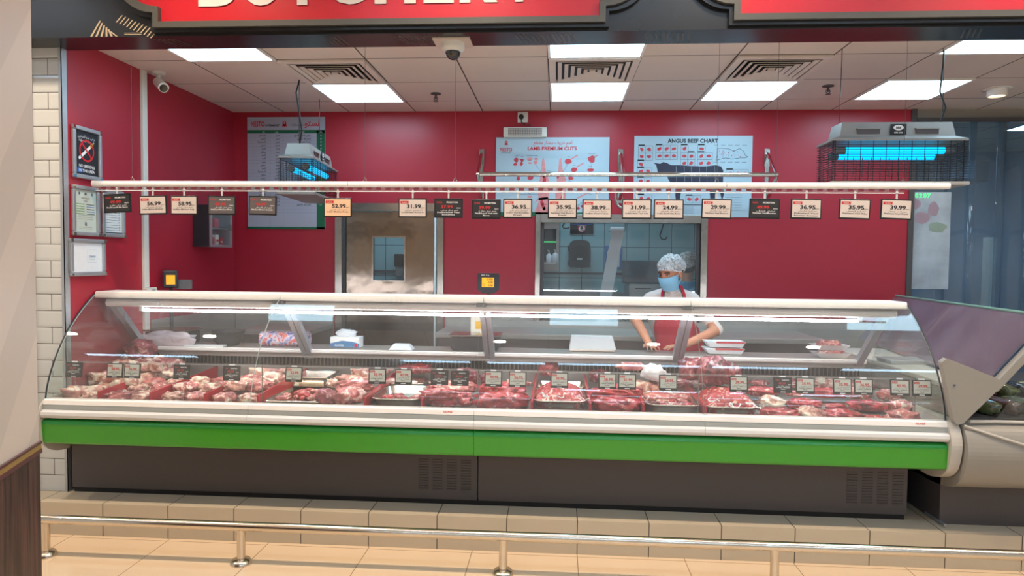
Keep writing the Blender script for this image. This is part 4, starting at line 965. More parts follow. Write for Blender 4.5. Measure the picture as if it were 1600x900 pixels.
# bumpers
gp = [(3.90, .535), (3.70, .54), (3.69, .552), (3.682, .655), (3.684, .668), (3.70, .678), (3.90, .678)]
wp = [(3.90, .682), (3.70, .686), (3.678, .694), (3.668, .71), (3.672, .728), (3.69, .738), (3.695, .765), (3.70, .768), (3.90, .768)]
for x0, x1 in ((CX0+.0, -.4515), (-.4485, CX1)):
    g = MB(); n = len(gp); V = [(x0, y, z) for y, z in gp]+[(x1, y, z) for y, z in gp]
    g.add(V, [(i, i+1, n+i+1, n+i)[::-1] for i in range(2)], 'green', False); g.add(V, [(i, i+1, n+i+1, n+i)[::-1] for i in (2,)], 'green'); g.add(V, [(i, i+1, n+i+1, n+i)[::-1] for i in (3, 4, 5)], 'green_lip', True)
    g.add(V, [tuple(range(n)), tuple(range(n, 2*n))[::-1]], 'green')
    cpart(g, 'green_bumper')
for x0, x1 in zip([CX0]+SEAM, SEAM+[CX1]):
    cpart(MB().prism([(y, z) for y, z in wp[:6]]+[(3.90, .738)], x0+.0008, x1-.0008, 'x', 'bumper_white', smooth=False).prism([(3.69, .7385), (3.695, .765), (3.78, .765), (3.78, .7385)], x0+.0008, x1-.0008, 'x', 'bumper_grey').prism([(3.693, .7655), (3.70, .792), (3.715, .796), (3.75, .796), (3.75, .7655)], x0+.0008, x1-.0008, 'x', 'cream'), 'front_ledge', bevel=.002)
# end caps
for x0, x1 in ((CX0-.008, CX0), (CX1, CX1+.055)):
    pr_ = spline([(3.92, .80), (3.76, .80), (3.69, .775), (3.655, .70), (3.66, .62), (3.69, .54), (3.76, .485), (3.86, .46), (3.95, .46)], 4)
    cpart(MB().prism([(y, z) for y, z in pr_]+[(4.95, .46), (4.95, .80)], x0, x1, 'x', 'beige_light'), 'end_cap', bevel=.006 if x0 > 0 else 0)
cpart(MB().prism([(3.715, .534), (3.80, .518), (3.90, .506), (3.92, .534)], CX0, CX1, 'x', 'beige_plastic'), 'bumper_underside')
# well
cpart(MB().box((CX0+.01, 3.752, .7355), (CX1-.01, 4.70, .750), 'work_steel'), 'display_deck')
cpart(MB().box((CX0+.01, 4.69, .75), (CX1-.01, 4.71, .855), 'work_steel'), 'well_back')
g = MB().box((CX0+.02, 4.715, .855), (CX1-.02, 4.72, .93), 'matte_black')
x = CX0+.03
while x < CX1-.03: g.box((x, 4.70, .857), (x+.007, 4.712, .93), 'mesh_grey'); x += .0275
g.box((CX0+.02, 4.698, .855), (CX1-.02, 4.713, .861), 'mesh_grey'); cpart(g, 'air_grille')
w = MB().prism([(4.60, .968), (4.593, .974), (4.595, .986), (4.605, .990), (4.90, .990), (4.90, .968)], -2.80, 2.03, 'x', 'cream' )
cpart(MB().box((-2.80, 4.615, .9675), (2.03, 4.90, .988), 'work_steel').prism([(4.60, .962), (4.593, .970), (4.595, .986), (4.605, .990), (4.615, .990), (4.615, .962)], -2.80, 2.03, 'x', 'cream'), 'worktop')
cpart(MB().box((-2.80, 4.62, .93), (2.03, 4.64, .962), 'work_steel').box((-2.80, 4.64, .935), (2.03, 4.73, .962), 'work_steel'), 'worktop_front')
cpart(MB().box((-2.82, 4.73, .60), (2.03, 4.88, .962), 'work_steel'), 'rear_body')
# glass supports
for x in (-2.90, -1.73, -.455, .81, 1.99):
    s = MB(); a_, b_ = Vector((x, 4.24, 1.345)), Vector((x, 4.66, .93)); u = (b_-a_).normalized(); n = Vector((0, u.z, -u.y)); hw = .022
    k = 0 if x in (-2.90, 1.99) else 1
    for s0, s1 in (((-hw*1.6, -.002), (.002, hw*1.6)) if k else ((-hw, hw),)):
        V = [a_+Vector((s0, 0, 0))-n*.02, a_+Vector((s1, 0, 0))-n*.02, a_+Vector((s1, 0, 0))+n*.02, a_+Vector((s0, 0, 0))+n*.02, b_+Vector((s0, 0, 0))-n*.02, b_+Vector((s1, 0, 0))-n*.02, b_+Vector((s1, 0, 0))+n*.02, b_+Vector((s0, 0, 0))+n*.02]
        s.add(V, [(0, 1, 2, 3), (7, 6, 5, 4), (0, 4, 5, 1), (1, 5, 6, 2), (2, 6, 7, 3), (3, 7, 4, 0)], 'aluminium')
    cpart(s, 'glass_support', bevel=.002)
# canopy and its light
cs = [CX0]+SEAM+[CX1]
for x0, x1 in zip(cs[:-1], cs[1:]):
    cpart(MB().prism([(4.152, 1.355), (4.146, 1.36), (4.152, 1.392), (4.165, 1.397), (4.36, 1.397), (4.36, 1.388), (4.17, 1.386), (4.165, 1.355)], x0+.001, x1-.001, 'x', 'cream'), 'canopy', bevel=.0015)
cpart(MB().prism(spline([(4.205, 1.345), (4.19, 1.325), (4.20, 1.303), (4.23, 1.298), (4.25, 1.32), (4.24, 1.345), (4.205, 1.345)], 3), -2.90, 2.02, 'x', 'cream', smooth=True), 'light_housing')
cpart(MB().box((-2.92, 4.2, 1.345), (2.03, 4.30, 1.387), 'grey_plastic'), 'canopy_beam')
cpart(MB().tube([(-2.66, 4.225, 1.276), (1.80, 4.225, 1.276)], .0085, 'tube_led', 12), 'light_tube')
for x in (-2.68, -.45, 1.82): cpart(MB().box((x-.01, 4.215, 1.27), (x+.01, 4.235, 1.30), 'white_plastic'), 'tube_clip')
# curved panes
GP = spline([(3.722, .797), (3.735, .86), (3.764, .94), (3.81, 1.03), (3.865, 1.115), (3.93, 1.195), (4.01, 1.272), (4.085, 1.333), (4.15, 1.378)], 8)
def offs(P, d):
    out = []
    for i, p_ in enumerate(P):
        a_, b_ = P[max(i-1, 0)], P[min(i+1, len(P)-1)]; t_ = Vector((b_[0]-a_[0], b_[1]-a_[1])).normalized(); out.append((p_[0]+t_.y*d, p_[1]-t_.x*d))
    return out
GI = offs(GP, .005)
for x0, x1 in zip(cs[:-1], cs[1:]):
    x0 += .0015; x1 -= .0015; g = MB(); n = len(GP)
    Vo = [(x0, y, z) for y, z in GP]+[(x1, y, z) for y, z in GP]; Vi = [(x0, y, z) for y, z in GI]+[(x1, y, z) for y, z in GI]
    g.add(Vo, [(i, n+i, n+i+1, i+1) for i in range(n-1)], 'glass', True); g.add(Vi, [(i, i+1, n+i+1, n+i) for i in range(n-1)], 'glass', True)
    E_ = Vo+Vi; g.add(E_, [(i, i+1, 2*n+i+1, 2*n+i) for i in range(n-1)]+[(n+i, 3*n+i, 3*n+i+1, n+i+1) for i in range(n-1)]+[(0, 2*n, 3*n, n), (n-1, 2*n-1, 4*n-1, 3*n-1)], 'glass_edge')
    cpart(g, 'curved_glass')
for x in (CX0-.004, CX1+.002):
    poly = GP+[(4.30, 1.378), (4.58, 1.0), (4.58, .797)]
    cpart(MB().prism(poly, x-.003, x+.003, 'x', 'side_glass'), 'end_glass')
    cpart(MB().tube([(x, y, z) for y, z in GP], .005, 'dark_plastic', 6), 'end_glass_seal')
for x in SEAM: cpart(MB().box((x-.045, 4.13, 1.334), (x+.015, 4.20, 1.352), 'dark_steel'), 'glass_clamp')
for x in (-2.30, -1.98, -.94, -.15, .55, .90, 1.25, 1.75):
    q = GP[30]; cpart(MB().tube([(x, q[0]+.0, q[1]), (x, q[0]+.003, q[1]-.002)], .0001, 'steel', 4), 'suction_mark') if False else None
# inner tag rail: clear ticket strip standing just behind the glass
YT = 3.875; ZT = .985
tr = MB().box((CX0+.05, YT+.006, ZT-.004), (CX1-.06, YT+.010, ZT+.006), 'clear_plastic'); cpart(tr, 'ticket_rail')
for x in (-2.88, -1.728, -.45, .8, 1.98): cpart(MB().tube([(x, YT+.008, .75), (x, YT+.008, ZT+.006)], .003, 'steel', 6), 'ticket_rail_post')
for px_ in (700, 1437):
    q = at(px_, 646 if px_ == 700 else 670, Y=3.70)
    cpart(MB().text('GLASS', q.x, .778, .012, 'ink_red', 3.694, bold=.03, width=.05), 'warning_sticker')

# small price tags inside the glass
SM = [(117, '49.99', 'dark', 'black ticket at the far left behind the glass'), (181, '58.95', 'card', 'small ticket reading 58.95 behind the glass'), (208, '56.99', 'card', 'small ticket reading 56.99 behind the glass'), (285, '49.99', 'dark', 'black ticket above the second red divider from left'), (363, '46.99', 'dark', 'black ticket above the third red divider from left'),
      (460, '52.99', 'card', 'small ticket reading 52.99 above the flat steel tray'), (590, '31.99', 'card', 'small ticket reading 31.99 above the lamb pieces'), (631, '47.99', 'card', 'small ticket reading 47.99 behind the glass'), (687, '37.99', 'dark', 'left one of the two black tickets left of the middle glass seam'), (719, '39.99', 'dark', 'right one of the two black tickets left of the middle glass seam'),
      (771, '44.95', 'card', 'small ticket reading 44.95 behind the glass'), (809, '36.95', 'card', 'small ticket reading 36.95 just left of the diced meat pan'), (874, '35.95', 'card', 'small ticket reading 35.95 over the diced meat pan'), (949, '38.99', 'card', 'small ticket reading 38.99 behind the glass'), (980, '31.99', 'card', 'small ticket reading 31.99 right beside the 38.99 ticket'), (1044, '24.95', 'card', 'small ticket reading 24.95 below the worker'),
      (1154, '29.99', 'card', 'small ticket reading 29.99 right of the last glass seam'), (1223, '49.99', 'dark', 'rightmost black ticket behind the glass'), (1258, '35.95', 'card', 'small ticket reading 35.95 beside the rightmost black ticket'), (1316, '35.95', 'card', 'small ticket reading 35.95, fourth ticket from the right end'), (1349, '36.95', 'card', 'small ticket reading 36.95, third ticket from the right end'), (1406, '42.95', 'card', 'small ticket reading 42.95 near the right end'), (1440, '39.99', 'card', 'small ticket reading 39.99 at the right end behind the glass')]
for px_, price, st, lb in SM:
    q = at(px_, 583, Y=YT); wd, h = .102, .088
    t = thing('shelf_ticket', lb, 'price tag', (q.x, YT, ZT-.001), random.uniform(-.05, .05), 'small price tickets behind the curved glass'); t.rotation_euler.x = -.12
    MB().box((-wd/2, -.004, -h), (wd/2, .004, 0), 'tag_black').build('ticket_frame', t, bevel=.002)
    c = MB().box((-wd/2+.007, -.0052, -h+.014), (wd/2-.007, -.004, -.006), 'tag_dark' if st == 'dark' else 'tag_lcd')
    c2 = MB(); tag_text(c2, price, st, 'Fresh chilled/Meat', 'لحم طازج', wd-.012, h-.02, -.0058, red=True); off = len(c.v)
    for m_ in c2.mats: c.mi(m_)
    for p_ in c2.v: c.v.append(p_+Vector((0, 0, -h/2+.004)))
    for f, mi_, sm in zip(c2.f, c2.m, c2.sm): c.f.append([i+off for i in f]); c.m.append(c.mats.index(c2.mats[mi_])); c.sm.append(sm)
    c.build('ticket_display', t)
    MB().box((-.014, -.0052, -h+.004), (.014, -.004, -h+.008), 'mask_white').box((-.016, -.003, 0), (.016, .003, .008), 'mask_white').build('ticket_clip', t)

# ------------------------------------------------------------------ red dividers
def divider(px0, py0, label, lean=0, yb_=4.66, thick=.012):
    q = at(px0, py0, Y=3.86)
    w = MB(); x = q.x; t_ = thick
    V = [(x, 3.86, .7505), (x+lean, yb_, .7505), (x+lean, yb_, .850), (x, 3.86, .815)]; V += [(a_+t_, b_, c_) for a_, b_, c_ in V]
    w.add(V, [(0, 3, 2, 1), (4, 5, 6, 7), (0, 1, 5, 4), (1, 2, 6, 5), (2, 3, 7, 6), (3, 0, 4, 7)], 'divider_red')
    tag(w.build('shelf_divider', loc=(x, 4.26, .7505), bevel=.002), label, 'divider', 'red plastic dividers between the meats')
for px_, py_, lb in ((152, 622, 'red divider nearest the left end of the counter'), (233, 624, 'second red divider from the left end'), (318, 626, 'third red divider from the left end'), (401, 627, 'red divider along the left of the flat steel tray'), (568, 630, 'red divider left of the half empty perforated pan'), (657, 632, 'red divider left of the two stacked red beef packs'),
                     (829, 636, 'red divider left of the heaped diced meat pan'), (921, 638, 'red divider right of the heaped diced meat pan'), (1004, 640, 'red divider left of the nearly empty right pan'), (1101, 642, 'red divider at the last glass seam')):
    divider(px_, py_, lb)

# ------------------------------------------------------------------ meat
def lump(name, m, r=(.1, .07, .04), seed=0, amp=.28, f=2.2, sub=26, flat=True, twist=0, taper=0, pts=None):
    """an irregular piece of meat with noise at several scales, resting on z=0"""
    rnd = Vector((seed*7.3, seed*3.1, seed*5.7)); V = []; ring, seg = sub//2, sub
    for i in range(ring+1):
        t = PI*i/ring
        for k in range(seg):
            a = 2*PI*k/seg; n = Vector((math.sin(t)*math.cos(a), math.sin(t)*math.sin(a), math.cos(t)))
            if i in (0, ring): n = Vector((0, 0, math.cos(t)))
            d = 1+amp*noise.noise(n*f+rnd)+amp*.5*noise.noise(n*f*2.3+rnd)+amp*.32*noise.noise(n*f*5+rnd)
            e = Vector((math.copysign(abs(n.x)**.8, n.x), math.copysign(abs(n.y)**.8, n.y), math.copysign(abs(n.z)**.75, n.z)))*d
            x, y, z = e.x*r[0], e.y*r[1], e.z*r[2]
            if taper:
                s = 1-taper*(x/r[0]+1)/2; y *= s; z *= s
            if twist: z += twist*r[0]*(x/r[0])**2
            V.append((x, y, z))
    zm = min(p_[2] for p_ in V); cut = zm*.62
    V = [(x, y, max(z, cut)-cut) for x, y, z in V]
    Fs = [(i*seg+k, (i+1)*seg+k, (i+1)*seg+(k+1) % seg, i*seg+(k+1) % seg) for i in range(ring) for k in range(seg)]
    me = MB().add(V, Fs, m, True); o = me.build(name); return o
PROTO = {}
def proto(key, maker):
    if key not in PROTO:
        PROTO[key] = [maker(k) for k in range(4)]
    return PROTO[key]
used = set()
def place(kind, x, y, z, rz, s, label, group, tilt=0, k=None, cat='meat', sz=None):
    P = proto(kind, KINDS[kind]); k = random.randrange(len(P)) if k is None else k; src = P[k]
    if src.name in used: o = src.copy(); COL.objects.link(o)
    else: o = src; used.add(src.name)
    o.location = (x, y, z); o.rotation_euler = (tilt, 0, rz)
    o.scale = (s, s, s if sz is None else sz)
    return tag(o, label, cat, group)
KINDS = {
 'leg': lambda k: lump('lamb_joint', ('meat_pale', 'meat_pink', 'meat_pale', 'meat_pale')[k], (.15, .055, .05), 11+k, .30, 1.8, 30, taper=.55, twist=.12),
 'shoulder': lambda k: lump('mutton_piece', ('meat_pink', 'meat_pale', 'meat_pink', 'meat_pale')[k], (.095, .07, .042), 21+k, .42, 2.4, 30),
 'slab': lambda k: lump('beef_pack', ('meat_red', 'meat_red', 'meat_pink', 'meat_red')[k], (.13, .085, .038), 31+k, .36, 2.9, 34),
 'round': lambda k: lump('beef_joint', ('meat_dark', 'meat_red', 'meat_dark', 'meat_dark')[k], (.085, .075, .065), 41+k, .36, 2.3, 30),
 'strip': lambda k: lump('meat_strip', ('meat_pink', 'meat_red', 'meat_pink', 'meat_red')[k], (.075, .035, .022), 51+k, .4, 2.4, 22),
}
def dz(px_, py_, z=.752): return at(px_, py_, Z=z)
# (kind, px, py of the base centre, z, rotation, size, label, group)
G1 = 'wrapped mutton pieces at the left end'; G2 = 'wrapped red beef packs on the deck'; G3 = 'meat cuts piled in the right third'; G4 = 'lamb pieces between the steel trays'
MEAT = [
 ('shoulder', 196, 577, .86, .2, 1.15, 'wrapped mutton joint behind the 58.95 ticket', G1, 1), ('shoulder', 228, 580, .85, .4, .95, 'wrapped mutton joint behind the 56.99 ticket', G1, 3), ('slab', 212, 566, .895, .15, 1.0, 'purplish wrapped joint below the topmost one at the left end', G1, 2), ('round', 220, 560, .925, .1, 1.05, 'topmost wrapped joint of the pile at the left end', G1, 2), ('slab', 258, 572, .87, -.1, .85, 'wrapped joint at the right foot of the left pile', G1, 2), ('shoulder', 222, 600, .77, .5, .85, 'wrapped piece behind the first red divider', G1, 0),
 ('leg', 388, 603, .80, .5, .8, 'pale lamb leg above the third bay pieces', G1, 0), ('shoulder', 425, 600, .79, .9, 1.0, 'mutton piece at the back left of the flat tray', G1, 3), ('leg', 420, 588, .83, .4, .85, 'small pale leg at the back of the third bay', G1, 3),
 ('round', 510, 630, .752, .4, .75, 'dark lamb piece at the front right corner of the flat tray', G4, 0), ('shoulder', 545, 628, .752, .9, 1.1, 'foremost pale lamb piece left of the perforated pan', G4, 2), ('shoulder', 556, 613, .78, .6, 1.1, 'lamb piece in the middle of the stack under the 31.99 ticket', G4, 0), ('leg', 560, 600, .80, .7, .9, 'pale lamb leg pointing back below the 31.99 ticket', G4, 0), ('leg', 580, 590, .83, .5, .9, 'topmost pale lamb leg behind the 31.99 ticket', G4, 3), ('shoulder', 530, 604, .78, .7, .8, 'lamb piece against the right rim of the flat tray', G4, 1),
 ('slab', 650, 582, .84, .1, .85, 'red packed meat lying behind the 47.99 ticket', G2, 0),
 ('slab', 700, 632, .752, .05, 1.10, 'foremost red beef pack right of the red divider', G2, 0), ('slab', 706, 614, .775, -.1, 1.15, 'purple wrapped beef pack behind the foremost red one', G2, 2), ('round', 728, 600, .80, .3, .9, 'wrapped beef joint left of the middle glass seam, back row', G2, 0), ('slab', 688, 622, .80, .2, .8, 'red beef pack lying on the foremost pack', G2, 3),
 ('slab', 786, 635, .752, 0, 1.15, 'foremost red beef pack right of the middle glass seam', G2, 3), ('slab', 785, 618, .785, .15, 1.1, 'red beef pack stacked behind the middle seam pack', G2, 0), ('strip', 806, 604, .83, .2, 1.1, 'small fatty meat piece under the 36.95 ticket', G2, 0), ('round', 765, 602, .80, 1.2, .7, 'dark beef joint behind the 44.95 ticket', G2, 0),
 ('round', 857, 586, .83, .1, .8, 'red joint in the steel tray behind the diced meat', G2, 1),
 ('slab', 960, 640, .752, -.05, 1.12, 'foremost red beef pack between two dividers right of centre', G2, 1), ('slab', 955, 625, .785, .1, 1.0, 'red beef pack stacked under the 38.99 ticket', G2, 0), ('slab', 972, 618, .81, -.3, .9, 'upper red beef pack below the 31.99 ticket', G2, 3), ('round', 935, 596, .80, .6, .7, 'pink joint behind the 38.99 ticket', G2, 0), ('strip', 985, 578, .93, .1, 1.2, 'pale bone piece wrapped on top behind the 31.99 ticket', G2, 0),
 ('round', 1085, 592, .885, .3, 1.12, 'left wrapped dark joint piled high at the last glass seam', G2, 0), ('round', 1115, 596, .89, 1.3, 1.25, 'middle wrapped dark joint piled high at the last seam', G2, 2), ('round', 1133, 597, .88, 2.0, 1.05, 'right wrapped dark joint piled high behind the 29.99 ticket', G2, 3), ('round', 1102, 602, .80, .2, 1.0, 'dark joint at the foot of the high pile', G2, 0), ('slab', 1078, 604, .80, .3, .8, 'wrapped joint at the left foot of the high pile', G2, 2),
]
for row, (py_, z, xs_) in enumerate(((652, .752, range(1218, 1440, 48)), (635, .762, range(1205, 1420, 50)), (617, .785, range(1190, 1400, 50)), (602, .80, range(1185, 1345, 52)))):
    for i, px_ in enumerate(xs_):
        nm = ('front row', 'second row', 'third row', 'back row')[row]
        MEAT.append((('slab', 'shoulder', 'slab', 'strip')[(i+row) % 4] if px_ < 1390 else 'shoulder', px_, py_+(px_-1200)*.035, z, random.uniform(-.3, .3), random.uniform(.74, .86), 'red cut at place %s from left in the %s of the right meat pile' % (('one', 'two', 'three', 'four', 'five', 'six', 'seven', 'eight')[i], nm), G3, None))
for b_, (cx_, nm) in enumerate(((-2.557, 'first'), (-2.232, 'second'), (-1.905, 'third'))):
    for r_, (yy, zz, sc, rn) in enumerate(((3.93, .752, .74, 'front'), (4.09, .756, .80, 'second'), (4.27, .76, .80, 'back'))):
        for i_, sd in enumerate(('left', 'right')):
            place('shoulder', cx_+(i_-.5)*.145, yy+random.uniform(-.01, .02), zz+(.02*b_ if r_ else 0), random.uniform(-.6, .6)+1.2*(i_ == 1), sc, '%s mutton piece in the %s row of the %s divided bay from left' % (sd, rn, nm), G1, 0, (i_+r_+b_) % 4)
for kd, px_, py_, z, rz, s, lb, g, k in MEAT:
    q = dz(px_, py_, z); place(kd, q.x, max(q.y, 3.86), z, rz, s, lb, g, 0, k)
for x_, y_, z_, rz_, s_, k_, tl_, kd, lb in ((-2.86, 3.99, .752, 1.30, 1.15, 0, 0, 'leg', 'pale lamb leg lying foremost at the far left end'), (-2.775, 3.93, .752, 1.45, .8, 2, 0, 'leg', 'short pale lamb leg between the foremost one and the first divider'),
        (-2.84, 4.22, .80, 1.1, 1.2, 3, 0, 'leg', 'pale lamb leg sloping up behind the foremost left leg'), (-2.72, 4.25, .775, 1.25, 1.25, 2, 0, 'leg', 'pale lamb leg lying along the first red divider'),
        (-2.84, 4.45, .80, .4, 1.0, 1, 0, 'shoulder', 'mutton piece behind the leftmost black ticket'), (-2.62, 4.45, .80, .9, 1.0, 3, 0, 'shoulder', 'mutton piece in the back corner of the left pile'), (-2.80, 4.45, .87, .3, 1.05, 1, 0, 'shoulder', 'mutton joint stacked second from top at the far left'), (-2.68, 4.40, .86, 1.9, .8, 0, 0, 'leg', 'small pale leg crossing the left pile behind the tickets')):
    place(kd, x_, y_, z_, rz_, s_, lb, G1, tl_, k_)
q = at(1018, 578, Y=4.32)
t = tag(lump('bagged_fat', 'mask_white', (.075, .05, .055), 77, .35, 2.2, 26), 'white wrapped bag standing on top left of the 24.95 ticket', 'bag'); t.location = (q.x, 4.32, .875); t.rotation_euler = (0, .3, .3)
t = tag(lump('wrapped_bone', 'meat_pale', (.09, .05, .045), 79, .35, 2.2, 26), 'wrapped pale bone piece under the white bag', 'meat', G2); t.location = (q.x-.03, 4.33, .79)
# small packs the bag and high piles rest on
for px_, lb in ((1010, 'wrapped cut in the steel tray behind the right pan'), (1052, 'dark wrapped cut behind the 24.95 ticket')):
    q = at(px_, 603, Z=.752); place('slab', q.x, 4.30, .752, .2, .8, lb, G2, 0, 2)

# ------------------------------------------------------------------ steel trays
def rrect(hx, hy, r, n=5):
    P_ = []
    for cx_, cy_, a0_ in ((hx-r, hy-r, 0), (-hx+r, hy-r, PI/2), (-hx+r, -hy+r, PI), (hx-r, -hy+r, 3*PI/2)):
        P_ += [(cx_+r*math.cos(a0_+PI/2*k/n), cy_+r*math.sin(a0_+PI/2*k/n)) for k in range(n+1)]
    return P_
def pan(px_, py_, hx, hy, h, r, label, perf=False, heap=None, hmat='meat_diced', z=.751, rz=0, hh=.03, count=16):
    q = at(px_, py_, Z=z); y = max(q.y, 3.85)+hy
    t = thing('perforated_pan' if perf else 'steel_tray', label, 'tray', (q.x, y, z), rz, 'steel trays on the deck')
    rings_ = [(1.0, h, 0), (1.06, h+.002, 0), (1.06, h-.004, 0), (.99, h-.006, 0), (.90, .002, 0), (.86, 0, 0)]
    w = MB(); V = []; B = rrect(hx, hy, r); n = len(B)
    prof = [(1.0, h), (1.07, h+.001), (1.07, h-.005), (.985, h-.006), (.90, 0)]
    for s, zz in prof: V += [(x*s, y_*s, zz) for x, y_ in B]
    w.add(V, [(i*n+k, i*n+(k+1) % n, (i+1)*n+(k+1) % n, (i+1)*n+k) for i in range(len(prof)-1) for k in range(n)], 'rail_steel', True)
    V = []
    for s, zz in ((1.0, h), (.96, h-.004), (.88, .003), (.86, .002)): V += [(x*s, y_*s, zz) for x, y_ in B]
    w.add(V, [((i+1)*n+k, (i+1)*n+(k+1) % n, i*n+(k+1) % n, i*n+k) for i in range(3) for k in range(n)], 'rail_steel', True); w.add([(x*.86, y_*.86, .002) for x, y_ in B], [tuple(range(n))], 'rail_steel'); w.add([(x*.9, y_*.9, 0) for x, y_ in B], [tuple(range(n))[::-1]], 'rail_steel')
    w.build('tray_body', t)
    if perf:
        d = MB(); hx2 = (hx-r)*.9
        for j in range(3):
            zz = h*.18+j*h*.2; yy = -hy*(.90+.085*zz/h)-.0012; xx = -hx2
            while xx < hx2: d.box((xx, yy, zz), (xx+.005, yy+.003, zz+.005), 'ink'); xx += .0105
        d.build('perforation', t)
    if heap == 'heap':
        V = []; nx = 46; ny = 40
        for i in range(nx+1):
            for j in range(ny+1):
                u, v_ = i/nx*2-1, j/ny*2-1; d = max(0, 1-abs(u)**3)*max(0, 1-abs(v_)**3)
                p3 = Vector((u*hx*26, v_*hy*26, hash(label) % 7 if False else len(label)))
                zz = h*.7+hh*d**.7+.011*noise.noise(p3)+.008*noise.noise(p3*2.1)
                V.append((u*hx*.93, v_*hy*.93, max(zz, .004)))
        o = MB().add(V, [(i*(ny+1)+j, (i+1)*(ny+1)+j, (i+1)*(ny+1)+j+1, i*(ny+1)+j+1) for i in range(nx) for j in range(ny)], hmat, True)
        o.add([(hx*.93, -hy*.93, .004), (-hx*.93, -hy*.93, .004), (-hx*.93, hy*.93, .004), (hx*.93, hy*.93, .004)], [(0, 1, 2, 3)], hmat)
        o = o.build('diced_meat', loc=None); o.location = t.location; tag(o, 'heap of diced meat in the '+label, 'diced meat', kind='stuff')
    elif heap == 'strips':
        rs = random.Random(len(label))
        for k in range(count):
            x, y_ = q.x+rs.uniform(-hx*.65, hx*.65), y+rs.uniform(-hy*.7, hy*.1)
            place('strip', x, y_, z+.004+.012*(k % 2), rs.uniform(0, 3), rs.uniform(.42, .6), 'small pink meat slice in the '+label, 'meat slices in the '+label)
    return t
pan(455, 632, .165, .30, .022, .02, 'flat steel tray right of the fourth red divider', heap='strips', count=20, rz=-.0)
t = pan(500, 602, .13, .13, .065, .02, 'small deep steel tray standing at the back of the flat tray', z=.776)
t.location.y = 4.48; t.location.x = at(490, 600, Y=4.48).x
pan(617, 636, .15, .21, .05, .07, 'half empty perforated pan left of centre', True, heap='strips', count=14)
t = pan(640, 598, .15, .10, .05, .02, 'steel tray in the back row behind the 47.99 ticket'); t.location.y = 4.52
pan(874, 640, .155, .21, .052, .07, 'perforated pan below the 35.95 ticket', True, heap='heap', hh=.075)
t = pan(876, 598, .15, .10, .055, .02, 'steel tray in the back row behind the 35.95 ticket'); t.location.y = 4.50
pan(1054, 646, .155, .21, .05, .07, 'nearly empty perforated pan below the 24.95 ticket', True, heap='strips', count=12)
pan(1146, 650, .155, .21, .052, .07, 'perforated pan below the 29.99 ticket', True, heap='heap', hh=.085)
# white twisted tie strings on the diced meat
for px_, py_, lb in ((873, 623, 'white curled membrane on the left heap of diced meat'), (1146, 632, 'white curled membrane on the right heap of diced meat')):
    q = at(px_, py_, Z=.855); w = MB(); rs = random.Random(px_)
    for k in range(5):
        pts = []; x, y = q.x+rs.uniform(-.08, .08), q.y+rs.uniform(-.03, .05); a_ = rs.uniform(0, 6)
        for i in range(9):
            a_ += rs.uniform(-.9, .9); x += .014*math.cos(a_); y += .014*math.sin(a_); pts.append((x, y, .853+.004*math.sin(i)+.012*rs.random()-.25*max(0, q.y-y-.02)))
        w.tube(pts, .0028, 'mask_white', 6)
    tag(w.build('membrane', loc=(q.x, q.y, .855)), lb, 'membrane')

# ------------------------------------------------------------------ things on the worktop
WZ = .9905
def wt(px_, Y): q = at(px_, 545, Y=Y); return q.x
x = wt(744, 4.78)
t = thing('retail_scale', 'black and steel retail scale with raised amber display in the middle of the counter', 'scale', (x, 4.77, WZ))
MB().prism([(-.165, .02), (-.15, .0), (.15, 0), (.165, .02), (.165, .09), (-.165, .09)], -.10, .11, 'y', 'dark_plastic').build('scale_body', t, bevel=.006)
MB().box((-.18, -.115, .098), (.18, .125, .110), 'steel').build('weighing_pan', t, bevel=.004)
MB().box((-.08, -.06, .09), (.08, .06, .098), 'dark_plastic').build('pan_support', t)
MB().box((-.055, .128, .05), (.075, .14, .24), 'white_plastic').box((-.02, .1265, .13), (.045, .128, .185), 'yellow').build('label_panel', t, bevel=.003)
p = at(763, 442, Y=4.87)
MB().tube([(p.x-x, .12, .02), (p.x-x, .12, p.z-WZ-.06)], .012, 'dark_plastic', 12).box((p.x-x-.05, .10, .0), (p.x-x+.05, .15, .03), 'dark_plastic').build('display_pole', t)
hx = p.x-x; hz = p.z-WZ
MB().prism([(hx-.07, hz-.055), (hx+.07, hz-.055), (hx+.078, hz-.045), (hx+.078, hz+.06), (hx+.07, hz+.07), (hx-.07, hz+.07), (hx-.078, hz+.06), (hx-.078, hz-.045)], .085, .125, 'y', 'dark_plastic').prism([(hx-.045, hz-.075), (hx+.045, hz-.075), (hx+.07, hz-.05), (hx-.07, hz-.05)], .09, .12, 'y', 'dark_plastic').build('display_head', t, bevel=.004)
d = MB().box((hx-.045, .0835, hz-.03), (hx+.042, .085, hz+.038), 'amber')
for k, s in enumerate(('0.000', '0.00', '0.00')): d.text(s, hx+.034, hz+.018-.021*k, .02, 'ink', .0828, 'R', bold=.02)
d.rect(hx-.042, hz-.028, hx-.02, hz+.0, .0829, 'yellow'); d.text('MAX 15 kg', hx-.02, hz+.052, .012, 'ink_white', .0845, bold=.02); d.build('display_screen', t)
x = wt(272, 4.80)
t = thing('retail_scale', 'dark retail scale with raised display standing near the left end of the worktop', 'scale', (x, 4.76, WZ))
MB().prism([(-.16, .02), (-.15, .0), (.15, 0), (.16, .02), (.16, .09), (-.16, .09)], -.10, .11, 'y', 'dark_plastic').build('scale_body', t, bevel=.006)
MB().box((-.175, -.11, .098), (.175, .12, .110), 'steel').box((-.07, -.06, .09), (.07, .06, .098), 'dark_plastic').build('weighing_pan', t, bevel=.003)
p = at(265, 437, Y=4.86); hx = p.x-x; hz = p.z-WZ
MB().tube([(hx, .12, .02), (hx, .12, hz-.04)], .012, 'dark_plastic', 12).build('display_pole', t)
